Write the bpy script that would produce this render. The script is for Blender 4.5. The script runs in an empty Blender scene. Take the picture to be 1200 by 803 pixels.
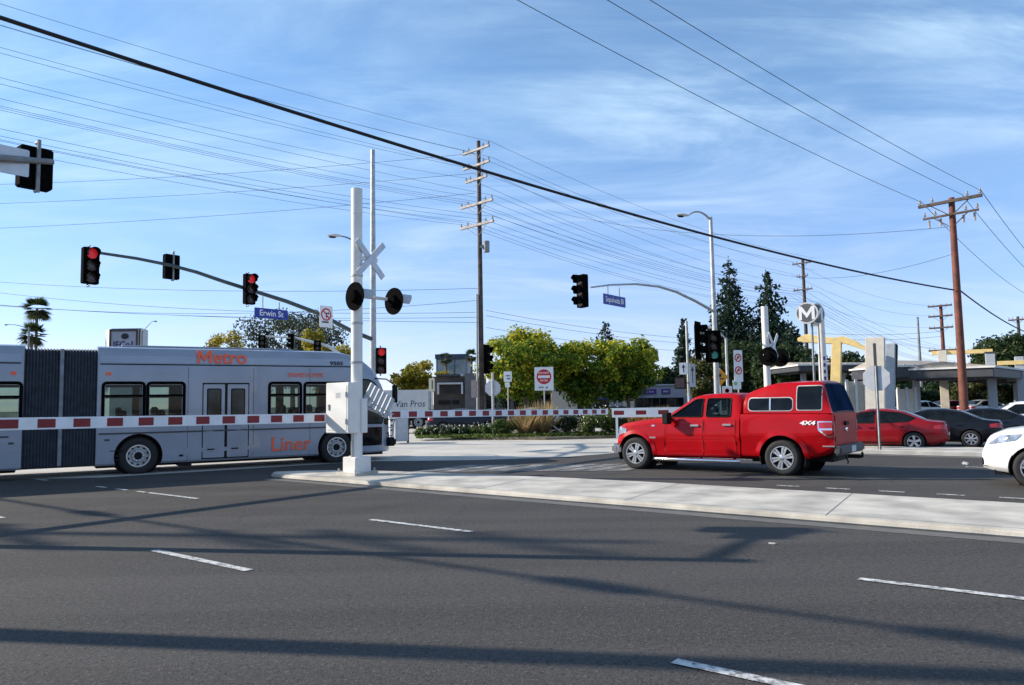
import bpy, bmesh, math, random
import numpy as np
from mathutils import Vector, Matrix
from mathutils.bvhtree import BVHTree

random.seed(7)
SC = bpy.context.scene
COL = SC.collection
PI = math.pi

# ------------------------------------------------------------------ camera
FPX, CAMH = 900.0, 1.65
PITCH, ROLL = math.radians(4.5), math.radians(0.9)
cF = Vector((0, math.cos(PITCH), math.sin(PITCH)))
r0 = Vector((1, 0, 0)); u0 = Vector((0, -math.sin(PITCH), math.cos(PITCH)))
cU = u0 * math.cos(ROLL) + r0 * math.sin(ROLL)
cR = r0 * math.cos(ROLL) - u0 * math.sin(ROLL)
cam_d = bpy.data.cameras.new('camera')
cam = bpy.data.objects.new('camera', cam_d); COL.objects.link(cam)
cam.matrix_world = Matrix(((cR.x, cU.x, -cF.x, 0), (cR.y, cU.y, -cF.y, 0), (cR.z, cU.z, -cF.z, CAMH), (0, 0, 0, 1)))
cam_d.sensor_width = 36.0; cam_d.lens = FPX / 1200 * 36
cam_d.clip_start = 0.05; cam_d.clip_end = 6000
SC.camera = cam


def pdir(u, v):
    return cF + cR * ((u - 600) / FPX) - cU * ((v - 401.5) / FPX)


def at(u, v, Y):
    k = pdir(u, v); k = k * (Y / k.y)
    return Vector((k.x, k.y, k.z + CAMH))


def gnd(u, v, z=0.0):
    k = pdir(u, v); k = k * ((z - CAMH) / k.z)
    return Vector((k.x, k.y, z))


ANG = math.radians(141.8)
D = Vector((math.cos(ANG), math.sin(ANG), 0))       # along the road, away to the left
N = Vector((-D.y, D.x, 0)); N = N if N.y > 0 else -N  # across the road, away
aD = ANG


def dn(d, n, z=0.0):
    return D * d + N * n + Vector((0, 0, z))


# ------------------------------------------------------------------ materials
def mat(name, col, rough=.5, metal=0., var=.1, scale=6., bump=0., bscale=60., emit=None, estr=1., coat=0., spec=.5, col2=None, detail=4., trans=0.):
    m = bpy.data.materials.new(name); m.use_nodes = True
    nt = m.node_tree; b = nt.nodes['Principled BSDF']
    b.inputs['Roughness'].default_value = rough; b.inputs['Metallic'].default_value = metal
    b.inputs['Specular IOR Level'].default_value = spec
    b.inputs['Coat Weight'].default_value = coat; b.inputs['Coat Roughness'].default_value = .04
    tc = nt.nodes.new('ShaderNodeTexCoord')
    nz = nt.nodes.new('ShaderNodeTexNoise'); nz.inputs['Scale'].default_value = scale; nz.inputs['Detail'].default_value = detail
    nt.links.new(tc.outputs['Object'], nz.inputs['Vector'])
    mx = nt.nodes.new('ShaderNodeMix'); mx.data_type = 'RGBA'
    c2 = col2 if col2 else tuple(max(0, c * (1 + var)) for c in col)
    c1 = col if col2 else tuple(c * (1 - var) for c in col)
    mx.inputs[6].default_value = (*c1, 1); mx.inputs[7].default_value = (*c2, 1)
    rp = nt.nodes.new('ShaderNodeMapRange'); rp.inputs[1].default_value = .35; rp.inputs[2].default_value = .65
    nt.links.new(nz.outputs[0], rp.inputs[0]); nt.links.new(rp.outputs[0], mx.inputs[0])
    nt.links.new(mx.outputs[2], b.inputs['Base Color'])
    if bump:
        n2 = nt.nodes.new('ShaderNodeTexNoise'); n2.inputs['Scale'].default_value = bscale; n2.inputs['Detail'].default_value = 5
        nt.links.new(tc.outputs['Object'], n2.inputs['Vector'])
        bp = nt.nodes.new('ShaderNodeBump'); bp.inputs['Strength'].default_value = bump; bp.inputs['Distance'].default_value = .02
        nt.links.new(n2.outputs[0], bp.inputs['Height']); nt.links.new(bp.outputs[0], b.inputs['Normal'])
    if emit:
        b.inputs['Emission Color'].default_value = (*emit, 1); b.inputs['Emission Strength'].default_value = estr
    return m


def leaf_mat(name, ca, cb, cc=None, rough=.6):
    """leaf colour varies from leaf to leaf through the face attribute 'tint'"""
    m = bpy.data.materials.new(name); m.use_nodes = True
    nt = m.node_tree; b = nt.nodes['Principled BSDF']; b.inputs['Roughness'].default_value = rough
    b.inputs['Specular IOR Level'].default_value = .3
    at_ = nt.nodes.new('ShaderNodeAttribute'); at_.attribute_name = 'tint'
    cr = nt.nodes.new('ShaderNodeValToRGB'); e = cr.color_ramp.elements
    e[0].position = 0; e[0].color = (*ca, 1); e[1].position = 1; e[1].color = (*(cc or cb), 1)
    k = e.new(.55); k.color = (*cb, 1)
    nt.links.new(at_.outputs['Fac'], cr.inputs[0]); nt.links.new(cr.outputs[0], b.inputs['Base Color'])
    tr = nt.nodes.new('ShaderNodeBsdfTranslucent'); nt.links.new(cr.outputs[0], tr.inputs['Color'])
    ms = nt.nodes.new('ShaderNodeMixShader'); ms.inputs[0].default_value = .45
    out = nt.nodes['Material Output']
    nt.links.new(b.outputs[0], ms.inputs[1]); nt.links.new(tr.outputs[0], ms.inputs[2]); nt.links.new(ms.outputs[0], out.inputs[0])
    return m


def asphalt_mat(name, c1, c2, speck=.5):
    m = bpy.data.materials.new(name); m.use_nodes = True
    nt = m.node_tree; L = nt.links; b = nt.nodes['Principled BSDF']; b.inputs['Roughness'].default_value = .85
    b.inputs['Specular IOR Level'].default_value = .25
    tc = nt.nodes.new('ShaderNodeTexCoord')

    def noise(s, d=4, rough=.6, vec=None):
        n = nt.nodes.new('ShaderNodeTexNoise'); n.inputs['Scale'].default_value = s; n.inputs['Detail'].default_value = d
        n.inputs['Roughness'].default_value = rough
        L.new(vec or tc.outputs['Object'], n.inputs['Vector']); return n.outputs[0]

    def rng(src, a, b_, c=0., d=1.):
        r = nt.nodes.new('ShaderNodeMapRange'); r.inputs[1].default_value = a; r.inputs[2].default_value = b_
        r.inputs[3].default_value = c; r.inputs[4].default_value = d; L.new(src, r.inputs[0]); return r.outputs[0]

    def mix(f, A, B, mode='MIX'):
        x = nt.nodes.new('ShaderNodeMix'); x.data_type = 'RGBA'; x.blend_type = mode
        for i, q in ((0, f), (6, A), (7, B)):
            if isinstance(q, (float, int)): x.inputs[i].default_value = q
            elif isinstance(q, tuple): x.inputs[i].default_value = (*q, 1)
            else: L.new(q, x.inputs[i])
        return x.outputs[2]
    # long wear streaks run along the road
    mp = nt.nodes.new('ShaderNodeMapping'); mp.inputs['Rotation'].default_value = (0, 0, -ANG); mp.inputs['Scale'].default_value = (.05, 1.0, 1)
    L.new(tc.outputs['Object'], mp.inputs['Vector'])
    base = mix(rng(noise(.35, 5), .35, .68), c1, c2)
    base = mix(rng(noise(1.1, 4, .55, mp.outputs[0]), .45, .70, 0, .9), base, tuple(c * .60 for c in c1))
    base = mix(rng(noise(.8, 3, .5, mp.outputs[0]), .50, .36, 0, .85), base, tuple(c * 1.45 for c in c2))
    base = mix(rng(noise(2.6, 5, .6), .60, .74, 0, .45), base, tuple(c * .5 for c in c1))
    fine = noise(55, 2, .7)
    base = mix(rng(fine, .3, .7, 0., speck), base, tuple(c * 2.3 for c in c2))
    sp = noise(24, 2, .8)
    base = mix(rng(sp, .58, .70, 0, .75), base, tuple(min(1, c * 3.0) for c in c2))
    base = mix(rng(sp, .42, .30, 0, .75), base, tuple(c * .35 for c in c1))
    # thin sealed cracks
    vo = nt.nodes.new('ShaderNodeTexVoronoi'); vo.feature = 'DISTANCE_TO_EDGE'; vo.inputs['Scale'].default_value = .16
    n3 = nt.nodes.new('ShaderNodeTexNoise'); n3.inputs['Scale'].default_value = 1.2; n3.inputs['Detail'].default_value = 5
    L.new(tc.outputs['Object'], n3.inputs['Vector'])
    ad = nt.nodes.new('ShaderNodeVectorMath'); ad.operation = 'MULTIPLY_ADD'; L.new(n3.outputs[1], ad.inputs[0]); ad.inputs[1].default_value = (.9, .9, 0); L.new(tc.outputs['Object'], ad.inputs[2])
    L.new(ad.outputs[0], vo.inputs['Vector'])
    base = mix(rng(vo.outputs['Distance'], .0, .0030, .22, 0), base, tuple(c * .35 for c in c1))
    L.new(base, b.inputs['Base Color'])
    bp = nt.nodes.new('ShaderNodeBump'); bp.inputs['Strength'].default_value = .8; bp.inputs['Distance'].default_value = .012
    L.new(noise(70, 3, .7), bp.inputs['Height']); L.new(bp.outputs[0], b.inputs['Normal'])
    return m


def worn_paint(name, col, amount=.45, scale=5.):
    """road paint with worn-through patches of the asphalt colour"""
    m = mat(name, col, .7)
    nt = m.node_tree; b = nt.nodes['Principled BSDF']; L = nt.links
    src = b.inputs['Base Color'].links[0].from_socket
    tc = [n for n in nt.nodes if n.type == 'TEX_COORD'][0]
    n = nt.nodes.new('ShaderNodeTexNoise'); n.inputs['Scale'].default_value = scale; n.inputs['Detail'].default_value = 8; n.inputs['Roughness'].default_value = .75
    L.new(tc.outputs['Object'], n.inputs['Vector'])
    r = nt.nodes.new('ShaderNodeMapRange'); r.inputs[1].default_value = amount; r.inputs[2].default_value = amount + .16; L.new(n.outputs[0], r.inputs[0])
    x = nt.nodes.new('ShaderNodeMix'); x.data_type = 'RGBA'; L.new(r.outputs[0], x.inputs[0]); x.inputs[6].default_value = (.12, .115, .11, 1)
    L.new(src, x.inputs[7]); L.new(x.outputs[2], b.inputs['Base Color'])
    return m


def clear_mat(name, tint):
    m = bpy.data.materials.new(name); m.use_nodes = True; nt = m.node_tree; L = nt.links
    for n in list(nt.nodes): nt.nodes.remove(n)
    out = nt.nodes.new('ShaderNodeOutputMaterial'); tr = nt.nodes.new('ShaderNodeBsdfTransparent'); gl = nt.nodes.new('ShaderNodeBsdfGlossy')
    gl.inputs['Roughness'].default_value = .04
    tc = nt.nodes.new('ShaderNodeTexCoord'); nz = nt.nodes.new('ShaderNodeTexNoise'); nz.inputs['Scale'].default_value = 3; L.new(tc.outputs['Object'], nz.inputs['Vector'])
    mx = nt.nodes.new('ShaderNodeMix'); mx.data_type = 'RGBA'; mx.inputs[6].default_value = (*tint, 1); mx.inputs[7].default_value = (*[c * .8 for c in tint], 1)
    L.new(nz.outputs[0], mx.inputs[0]); L.new(mx.outputs[2], tr.inputs['Color'])
    fr = nt.nodes.new('ShaderNodeFresnel'); fr.inputs['IOR'].default_value = 1.35
    ms = nt.nodes.new('ShaderNodeMixShader'); L.new(fr.outputs[0], ms.inputs[0]); L.new(tr.outputs[0], ms.inputs[1]); L.new(gl.outputs[0], ms.inputs[2]); L.new(ms.outputs[0], out.inputs[0])
    return m


M = {}
def defmats():
    M['red_paint'] = mat('red_paint', (.37, .002, .006), .40, 0, .05, 2, coat=.32, spec=.08)
    M['flat_black'] = mat('flat_black', (.004, .004, .0042), .95, 0, .3, 12, spec=.03)
    M['dark_red_paint'] = mat('dark_red_paint', (.23, .004, .008), .35, 0, .06, 2, coat=.35, spec=.2)
    M['black_paint'] = mat('black_paint', (.006, .007, .010), .3, 0, .1, 2, coat=.3, spec=.2)
    M['navy_paint'] = mat('navy_paint', (.008, .012, .022), .3, 0, .1, 2, coat=.3, spec=.2)
    M['white_paint'] = mat('white_paint', (.78, .78, .78), .3, 0, .03, 2, coat=.7)
    M['silver_paint'] = mat('silver_paint', (.4, .42, .45), .35, .3, .05, 2, coat=.5)
    M['bus_silver'] = mat('bus_silver', (.26, .29, .345), .38, .1, .09, 1.2, coat=.5)
    M['bus_fairing'] = mat('bus_fairing', (.32, .36, .43), .42, .1, .05, 1.5, coat=.2)
    M['orange'] = mat('orange_lettering', (.92, .13, .05), .5, 0, .06, 8)
    M['glass'] = mat('dark_glass', (.006, .008, .010), .08, 0, .4, 3, spec=.22)
    M['glass_green'] = mat('green_tinted_glass', (.014, .022, .021), .09, 0, .8, 2.2, spec=.25, detail=6)
    M['glass_blue'] = mat('blue_tinted_glass', (.010, .024, .055), .2, 0, .3, 2, spec=.0)
    M['interior'] = mat('dark_interior', (.07, .07, .075), .8, 0, .2, 5)
    M['seat_blue'] = mat('seat_fabric', (.03, .04, .09), .9, 0, .3, 9)
    M['clear'] = clear_mat('tinted_clear_glass', (.42, .52, .50))
    M['rubber'] = mat('rubber', (.014, .014, .015), .8, 0, .25, 25, bump=.2, bscale=90)
    M['black'] = mat('black_plastic', (.006, .006, .0065), .6, 0, .3, 12, spec=.2)
    M['dark_grey'] = mat('dark_grey_plastic', (.045, .047, .05), .55, 0, .2, 10)
    M['chrome'] = mat('chrome', (.72, .73, .75), .16, 1, .08, 9)
    M['alloy'] = mat('alloy', (.62, .63, .65), .28, .85, .1, 14)
    M['steel'] = mat('galvanised_steel', (.40, .41, .41), .5, .35, .15, 5)
    M['steel_dark'] = mat('weathered_steel', (.22, .23, .235), .55, .3, .2, 5)
    M['green_steel'] = mat('dark_green_steel', (.05, .075, .075), .5, .1, .2, 5)
    M['white_metal'] = mat('white_metal', (.72, .70, .655), .5, 0, .07, 2.2, bump=.05)
    M['grey_metal'] = mat('grey_metal', (.40, .43, .46), .5, 0, .08, 4)
    M['aluminium'] = mat('sign_back_aluminium', (.52, .54, .56), .45, .25, .08, 5)
    M['sign_white'] = mat('sign_white', (.80, .80, .78), .5, 0, .03, 5)
    M['sign_red'] = mat('sign_red', (.55, .02, .02), .5, 0, .06, 5)
    M['gate_red'] = mat('gate_red', (.20, .004, .007), .5, 0, .12, 6)
    M['gate_white'] = mat('gate_white', (.76, .77, .78), .5, 0, .06, 4)
    M['sign_blue'] = mat('sign_blue', (.012, .035, .30), .5, 0, .06, 5)
    M['sign_orange'] = mat('sign_orange', (.72, .30, .02), .5, 0, .06, 5)
    M['ink'] = mat('black_ink', (.012, .012, .015), .6, 0, .1, 5)
    M['ink_blue'] = mat('blue_ink', (.012, .02, .12), .6, 0, .1, 5)
    M['ink_white'] = mat('white_ink', (.82, .82, .82), .6, 0, .02, 5)
    M['purple'] = mat('purple_sign', (.08, .03, .20), .5, 0, .1, 5)
    M['wood_pole'] = mat('creosoted_wood', (.075, .055, .045), .85, 0, .35, 3, bump=.4, bscale=25)
    M['wood_brown'] = mat('brown_wood', (.15, .048, .03), .8, 0, .3, 3, bump=.4, bscale=25)
    M['wood_grey'] = mat('grey_crossarm_wood', (.40, .36, .32), .8, 0, .25, 5, bump=.3, bscale=30)
    M['porcelain'] = mat('porcelain', (.35, .33, .32), .3, 0, .2, 9)
    M['cable'] = mat('cable', (.010, .010, .012), .7, 0, .2, 3)
    M['wire'] = mat('wire', (.022, .026, .032), .7, .0, .2, 3, spec=.2)
    M['concrete'] = mat('concrete', (.46, .43, .375), .85, 0, .26, 1.5, bump=.25, bscale=40, detail=8)
    M['pale_concrete'] = mat('pale_concrete', (.47, .44, .39), .85, 0, .14, .5, bump=.2, bscale=40, detail=8)
    M['curb'] = mat('kerb_concrete', (.42, .41, .385), .85, 0, .14, 2, bump=.2, bscale=40, detail=8)
    M['beige'] = mat('beige_plaster', (.50, .43, .34), .85, 0, .07, 2, bump=.1)
    M['brown_stucco'] = mat('brown_stucco', (.085, .065, .052), .85, 0, .12, 2, bump=.2)
    M['grey_stucco'] = mat('grey_stucco', (.16, .155, .15), .85, 0, .12, 2, bump=.2)
    M['lavender'] = mat('pale_lavender_plaster', (.36, .36, .42), .85, 0, .08, 2)
    M['offwhite'] = mat('offwhite_panel', (.62, .62, .60), .7, 0, .05, 2)
    M['blue_awning'] = mat('blue_awning', (.012, .02, .12), .7, 0, .1, 3)
    M['yellow'] = mat('yellow_paint', (.82, .60, .24), .5, 0, .07, 3)
    M['tan_roof'] = mat('tan_roof', (.32, .285, .245), .8, 0, .12, 3)
    M['canopy_dark'] = mat('dark_canopy_underside', (.045, .048, .055), .6, 0, .15, 3)
    M['pylon'] = mat('pale_pylon', (.66, .60, .50), .7, 0, .05, 3)
    M['bark'] = mat('bark', (.11, .085, .065), .9, 0, .35, 6, bump=.5, bscale=20)
    M['palm_bark'] = mat('palm_bark', (.17, .135, .10), .9, 0, .3, 8, bump=.5, bscale=20)
    M['lens_red_on'] = mat('lit_red_lens', (.6, .01, .01), .4, emit=(.8, .02, .03), estr=.22)
    M['lens_green_on'] = mat('lit_green_lens', (.03, .22, .18), .4, emit=(.1, .7, .6), estr=.05)
    M['lens_off'] = mat('unlit_lens', (.035, .02, .018), .25)
    M['lamp_red'] = mat('tail_lamp_red', (.42, .012, .015), .15, coat=.6)
    M['lamp_clear'] = mat('headlamp_clear', (.30, .34, .40), .08, .3, .5, 9, coat=.8)
    M['lamp_amber'] = mat('amber_lamp', (.6, .2, .02), .2)
    M['sign_led'] = mat('amber_sign', (.25, .04, .01), .5, emit=(1, .22, .04), estr=.5)
    M['lum'] = mat('luminaire_grey', (.62, .62, .60), .4, .1, .06, 5)
    M['asphalt'] = asphalt_mat('asphalt', (.031, .0288, .027), (.042, .039, .0365), .8)
    M['asphalt2'] = asphalt_mat('old_asphalt', (.075, .074, .073), (.10, .098, .095), .3)
    M['dirt'] = mat('dry_ground', (.16, .145, .115), .95, 0, .2, .3, bump=.3, bscale=10, detail=8)
    M['gutter'] = worn_paint('gutter_grime', (.15, .135, .115), .47, 3)
    M['soil'] = mat('planting_soil', (.16, .135, .09), .95, 0, .3, 2, bump=.5, bscale=14, detail=8)
    M['lane_white'] = worn_paint('lane_white', (.60, .60, .58), .39, 14)
    M['crosswalk'] = worn_paint('worn_crosswalk_white', (.34, .33, .32), .47, 1.6)
    M['bellows'] = mat('grey_bellows_fabric', (.05, .058, .075), .75, 0, .2, 6)
    M['bellows_hi'] = mat('bellows_centre_frame', (.2, .215, .24), .5, .2, .2, 6)
    M['fence'] = mat('pale_railing', (.55, .55, .53), .6)
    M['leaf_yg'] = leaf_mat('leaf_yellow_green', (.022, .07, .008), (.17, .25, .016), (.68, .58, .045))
    M['leaf_yellow'] = leaf_mat('leaf_yellow', (.20, .20, .02), (.42, .34, .03), (.52, .34, .05))
    M['leaf_dark'] = leaf_mat('leaf_dark', (.018, .038, .012), (.035, .065, .02), (.075, .10, .03))
    M['leaf_grey'] = leaf_mat('leaf_grey_green', (.035, .055, .035), (.065, .085, .05), (.13, .13, .065))
    M['leaf_conifer'] = leaf_mat('leaf_conifer', (.012, .03, .02), (.024, .05, .03), (.05, .08, .04))
    M['leaf_olive'] = leaf_mat('leaf_olive', (.05, .06, .02), (.10, .11, .03), (.2, .18, .06))
    M['leaf_palm'] = leaf_mat('leaf_palm', (.022, .04, .014), (.045, .07, .022), (.12, .11, .05))
    M['leaf_straw'] = leaf_mat('leaf_straw', (.20, .20, .06), (.50, .34, .17), (.66, .42, .32))
    M['leaf_orange'] = leaf_mat('leaf_orange', (.20, .10, .03), (.38, .19, .05), (.48, .30, .12))
    M['leaf_low'] = leaf_mat('leaf_low', (.035, .06, .012), (.09, .14, .025), (.22, .26, .07))
    M['flower_white'] = mat('flower_white', (.50, .48, .36), .7)
    M['flower_pink'] = mat('flower_pink', (.62, .25, .25), .7)
defmats()


# ------------------------------------------------------------------ mesh building
class MB:
    def __init__(s):
        s.v = []; s.f = []; s.m = []

    def add(s, vs, fs, mi=0, T=None):
        o = len(s.v)
        for p in vs:
            p = Vector(p); s.v.append(T @ p if T else p)
        for q in fs:
            s.f.append(tuple(i + o for i in q)); s.m.append(mi)
        return s

    def box(s, a, b, mi=0, T=None):
        x0, y0, z0 = a; x1, y1, z1 = b
        vs = [(x0, y0, z0), (x1, y0, z0), (x1, y1, z0), (x0, y1, z0), (x0, y0, z1), (x1, y0, z1), (x1, y1, z1), (x0, y1, z1)]
        return s.add(vs, [(3, 2, 1, 0), (4, 5, 6, 7), (0, 1, 5, 4), (1, 2, 6, 5), (2, 3, 7, 6), (3, 0, 4, 7)], mi, T)

    def prism(s, poly, z0, z1, mi=0, T=None):
        n = len(poly)
        ar = sum(poly[i][0] * poly[(i + 1) % n][1] - poly[(i + 1) % n][0] * poly[i][1] for i in range(n))
        if ar < 0: poly = poly[::-1]
        vs = [(x, y, z0) for x, y in poly] + [(x, y, z1) for x, y in poly]
        fs = [tuple(range(n))[::-1], tuple(range(n, 2 * n))] + [(i, (i + 1) % n, n + (i + 1) % n, n + i) for i in range(n)]
        return s.add(vs, fs, mi, T)

    def tube(s, pts, r, n=8, mi=0, cap=True):
        pts = [Vector(p) for p in pts]; k = len(pts)
        rs = r if isinstance(r, (list, tuple)) else [r] * k
        vs = []; up = None
        for i, p in enumerate(pts):
            t = (pts[min(i + 1, k - 1)] - pts[max(i - 1, 0)]).normalized()
            if up is None:
                up = Vector((0, 0, 1)) if abs(t.z) < .9 else Vector((1, 0, 0))
            a = t.cross(up).normalized(); b = a.cross(t).normalized(); up = b
            for j in range(n):
                q = 2 * PI * j / n
                vs.append(p + (a * math.cos(q) + b * math.sin(q)) * rs[i])
        fs = [(i * n + j, i * n + (j + 1) % n, (i + 1) * n + (j + 1) % n, (i + 1) * n + j) for i in range(k - 1) for j in range(n)]
        if cap: fs += [tuple(range(n))[::-1], tuple(range((k - 1) * n, k * n))]
        return s.add(vs, fs, mi)

    def lathe(s, prof, n=24, mi=0, T=None, cap=True):
        vs = []; k = len(prof)
        for r, z in prof:
            for j in range(n):
                q = 2 * PI * j / n; vs.append((r * math.cos(q), r * math.sin(q), z))
        fs = [(i * n + j, i * n + (j + 1) % n, (i + 1) * n + (j + 1) % n, (i + 1) * n + j) for i in range(k - 1) for j in range(n)]
        if cap: fs += [tuple(range(n))[::-1], tuple(range((k - 1) * n, k * n))]
        return s.add(vs, fs, mi, T)

    def build(s, name, mats, parent=None, smooth=False, ang=35, bevel=0., seg=2, link=True):
        me = bpy.data.meshes.new(name)
        me.from_pydata([tuple(v) for v in s.v], [], s.f)
        for m_ in (mats if isinstance(mats, (list, tuple)) else [mats]): me.materials.append(m_)
        me.polygons.foreach_set('material_index', s.m)
        bm = bmesh.new(); bm.from_mesh(me)
        if bevel:
            es = [e for e in bm.edges if len(e.link_faces) == 2 and e.calc_face_angle(0) > .6]
            bmesh.ops.bevel(bm, geom=es, offset=bevel, segments=seg, affect='EDGES', clamp_overlap=True)
        bmesh.ops.recalc_face_normals(bm, faces=bm.faces)
        bm.to_mesh(me); bm.free()
        if smooth or bevel:
            me.shade_smooth(); me.set_sharp_from_angle(angle=math.radians(ang))
        o = bpy.data.objects.new(name, me)
        if link: COL.objects.link(o)
        if parent: o.parent = parent
        return o


def tag(o, label=None, cat=None, group=None, kind=None):
    if label: o['label'] = label
    if cat: o['category'] = cat
    if group: o['group'] = group
    if kind: o['kind'] = kind
    return o


def thing(name, label, cat, loc, rz=0., group=None, sc=1.):
    o = bpy.data.objects.new(name, None); COL.objects.link(o); o.empty_display_size = .2
    o.location = loc; o.rotation_euler = (0, 0, rz); o.scale = (sc, sc, sc)
    return tag(o, label, cat, group)


def structure(o):
    o['kind'] = 'structure'; return o


def copy_tree(o, parent=None):
    c = o.copy(); COL.objects.link(c); c.parent = parent
    for ch in list(o.children): copy_tree(ch, c)
    return c


def text(body, size, T, m, parent, name='lettering', ext=.004, sx=1., shear=0., bold=0.):
    """T maps the text plane: x along the writing, y up, z out of the surface"""
    cu = bpy.data.curves.new(name, 'FONT'); cu.body = body; cu.size = size; cu.extrude = ext
    cu.align_x = 'CENTER'; cu.align_y = 'CENTER'; cu.shear = shear; cu.offset = bold; cu.resolution_u = 3
    t = bpy.data.objects.new(name, cu); COL.objects.link(t)
    dg = bpy.context.evaluated_depsgraph_get(); dg.update()
    me = bpy.data.meshes.new_from_object(t.evaluated_get(dg))
    bpy.data.objects.remove(t)
    me.transform(T @ Matrix.Diagonal((sx, 1, 1, 1))); me.materials.clear(); me.materials.append(m)
    o = bpy.data.objects.new(name, me); COL.objects.link(o)
    if parent: o.parent = parent
    return o


def letter_m(size, T, m, parent, ext=.004, sx=1.):
    w, h, s = .42 * size * sx, .36 * size, .15 * size
    poly = [(-w, -h), (-w + s, -h), (-w + s, h * .25), (0, -h * .75), (w - s, h * .25), (w - s, -h), (w, -h), (w, h), (w - s * 1.05, h), (0, -h * .02), (-w + s * 1.05, h), (-w, h)]
    quads = [[0, 1, 10, 11], [1, 2, 10], [2, 3, 9, 10], [3, 4, 8, 9], [4, 5, 8], [5, 6, 7, 8]]
    mb = MB(); n = len(poly)
    mb.add([(x, y, -ext) for x, y in poly] + [(x, y, ext) for x, y in poly], [tuple(q[::-1]) for q in quads] + [tuple(i + n for i in q) for q in quads] + [(i, (i + 1) % n, n + (i + 1) % n, n + i) for i in range(n)], 0, T)
    return mb.build('lettering', m, parent)


def frame(o, x, y):
    """4x4 from origin and two axes"""
    x = Vector(x).normalized(); y = Vector(y).normalized(); z = x.cross(y)
    return Matrix(((x.x, y.x, z.x, o[0]), (x.y, y.y, z.y, o[1]), (x.z, y.z, z.z, o[2]), (0, 0, 0, 1)))


def lerp_curve(c, x):
    if x <= c[0][0]: return c[0][1]
    for (a, b), (c_, d) in zip(c, c[1:]):
        if x <= c_:
            t = (x - a) / (c_ - a) if c_ > a else 1
            return b + (d - b) * t
    return c[-1][1]


def smooth_curve(c, rad, lo, hi):
    """pre-blurred polyline, so lofts have rounded transitions"""
    def f(x):
        s = w = 0
        for k in range(-3, 4):
            q = 1 - abs(k) / 4
            s += q * lerp_curve(c, min(max(x + k * rad / 3, lo), hi)); w += q
        return s / w
    return f


def loft(secs):
    """secs: list of (x, half section [(y,z)...]) from bottom centre to top centre"""
    mb = MB(); vs = []; rings = []
    for x, hs in secs:
        ring = [(x, y, z) for y, z in hs] + [(x, -y, z) for y, z in hs[::-1] if y > 1e-6]
        rings.append(len(ring)); vs += ring
    n = rings[0]; fs = []
    for i in range(len(secs) - 1):
        for j in range(n):
            fs.append((i * n + j, i * n + (j + 1) % n, (i + 1) * n + (j + 1) % n, (i + 1) * n + j))
    fs.append(tuple(range(n))); fs.append(tuple(range((len(secs) - 1) * n, len(secs) * n)))
    return mb.add(vs, fs)


def bvh_of(mb):
    return BVHTree.FromPolygons([tuple(v) for v in mb.v], mb.f)


def rim(bvh, poly, ray, r, name, m, parent, off=.004, step=.09):
    """a thin gasket that follows an outline on a body"""
    ax, sg = RAYS[ray]; oa = [i for i in range(3) if i != ax]; pts = []; n = len(poly)
    for i in range(n):
        a, b = Vector(poly[i]), Vector(poly[(i + 1) % n]); k = max(1, int((b - a).length / step))
        for j in range(k):
            p = a.lerp(b, j / k); o = [0, 0, 0]; o[oa[0]], o[oa[1]], o[ax] = p.x, p.y, 20 * sg; d_ = [0, 0, 0]; d_[ax] = -sg
            h = bvh.ray_cast(Vector(o), Vector(d_))
            if h[0] is not None:
                nn = h[1] if h[1][ax] * sg > 0 else -h[1]; pts.append(h[0] + nn * off)
    mb = MB(); mb.tube(pts + pts[:2], r, 6); return mb.build(name, m, parent, True)


def box_mb(a, b): return MB().box(a, b)


def cut(o, cutters, inner=()):
    """boolean difference with a list of MBs; the faces of inner cuts take the interior material"""
    dg = None
    tmp = []
    for c in cutters:
        k = c.build('cutter', [o.data.materials[0]]); k.parent = o.parent; tmp.append(k)
        md = o.modifiers.new('cut', 'BOOLEAN'); md.operation = 'DIFFERENCE'; md.object = k; md.solver = 'EXACT'
    for c in inner:
        k = c.build('cutter', [M['interior']]); k.parent = o.parent; tmp.append(k)
        md = o.modifiers.new('cut', 'BOOLEAN'); md.operation = 'DIFFERENCE'; md.object = k; md.solver = 'EXACT'; md.material_mode = 'TRANSFER'
    dg = bpy.context.evaluated_depsgraph_get(); dg.update()
    me = bpy.data.meshes.new_from_object(o.evaluated_get(dg))
    o.modifiers.clear(); old = o.data; o.data = me; me.name = old.name
    for k in tmp: bpy.data.objects.remove(k)
    me.shade_smooth(); me.set_sharp_from_angle(angle=math.radians(32))
    return o


def rpoly(pts, r, k=4):
    """rounded polygon; r a number or one per corner"""
    out = []; n = len(pts); rs = r if isinstance(r, (list, tuple)) else [r] * n
    for i in range(n):
        p = Vector(pts[i]); a = Vector(pts[i - 1]); b = Vector(pts[(i + 1) % n]); q = rs[i]
        if q <= 0: out.append(tuple(p)); continue
        da = (a - p); db = (b - p); q1 = min(q, da.length * .48); q2 = min(q, db.length * .48)
        A = p + da.normalized() * q1; B = p + db.normalized() * q2
        for j in range(k + 1):
            t = j / k; out.append(tuple(A * (1 - t) ** 2 + p * 2 * t * (1 - t) + B * t * t))
    return out


def rrect(a0, b0, a1, b1, r, k=4):
    return rpoly([(a0, b0), (a1, b0), (a1, b1), (a0, b1)], r, k)


RAYS = {'y+': (1, 1), 'y-': (1, -1), 'x+': (0, 1), 'x-': (0, -1), 'z+': (2, 1)}


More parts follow.
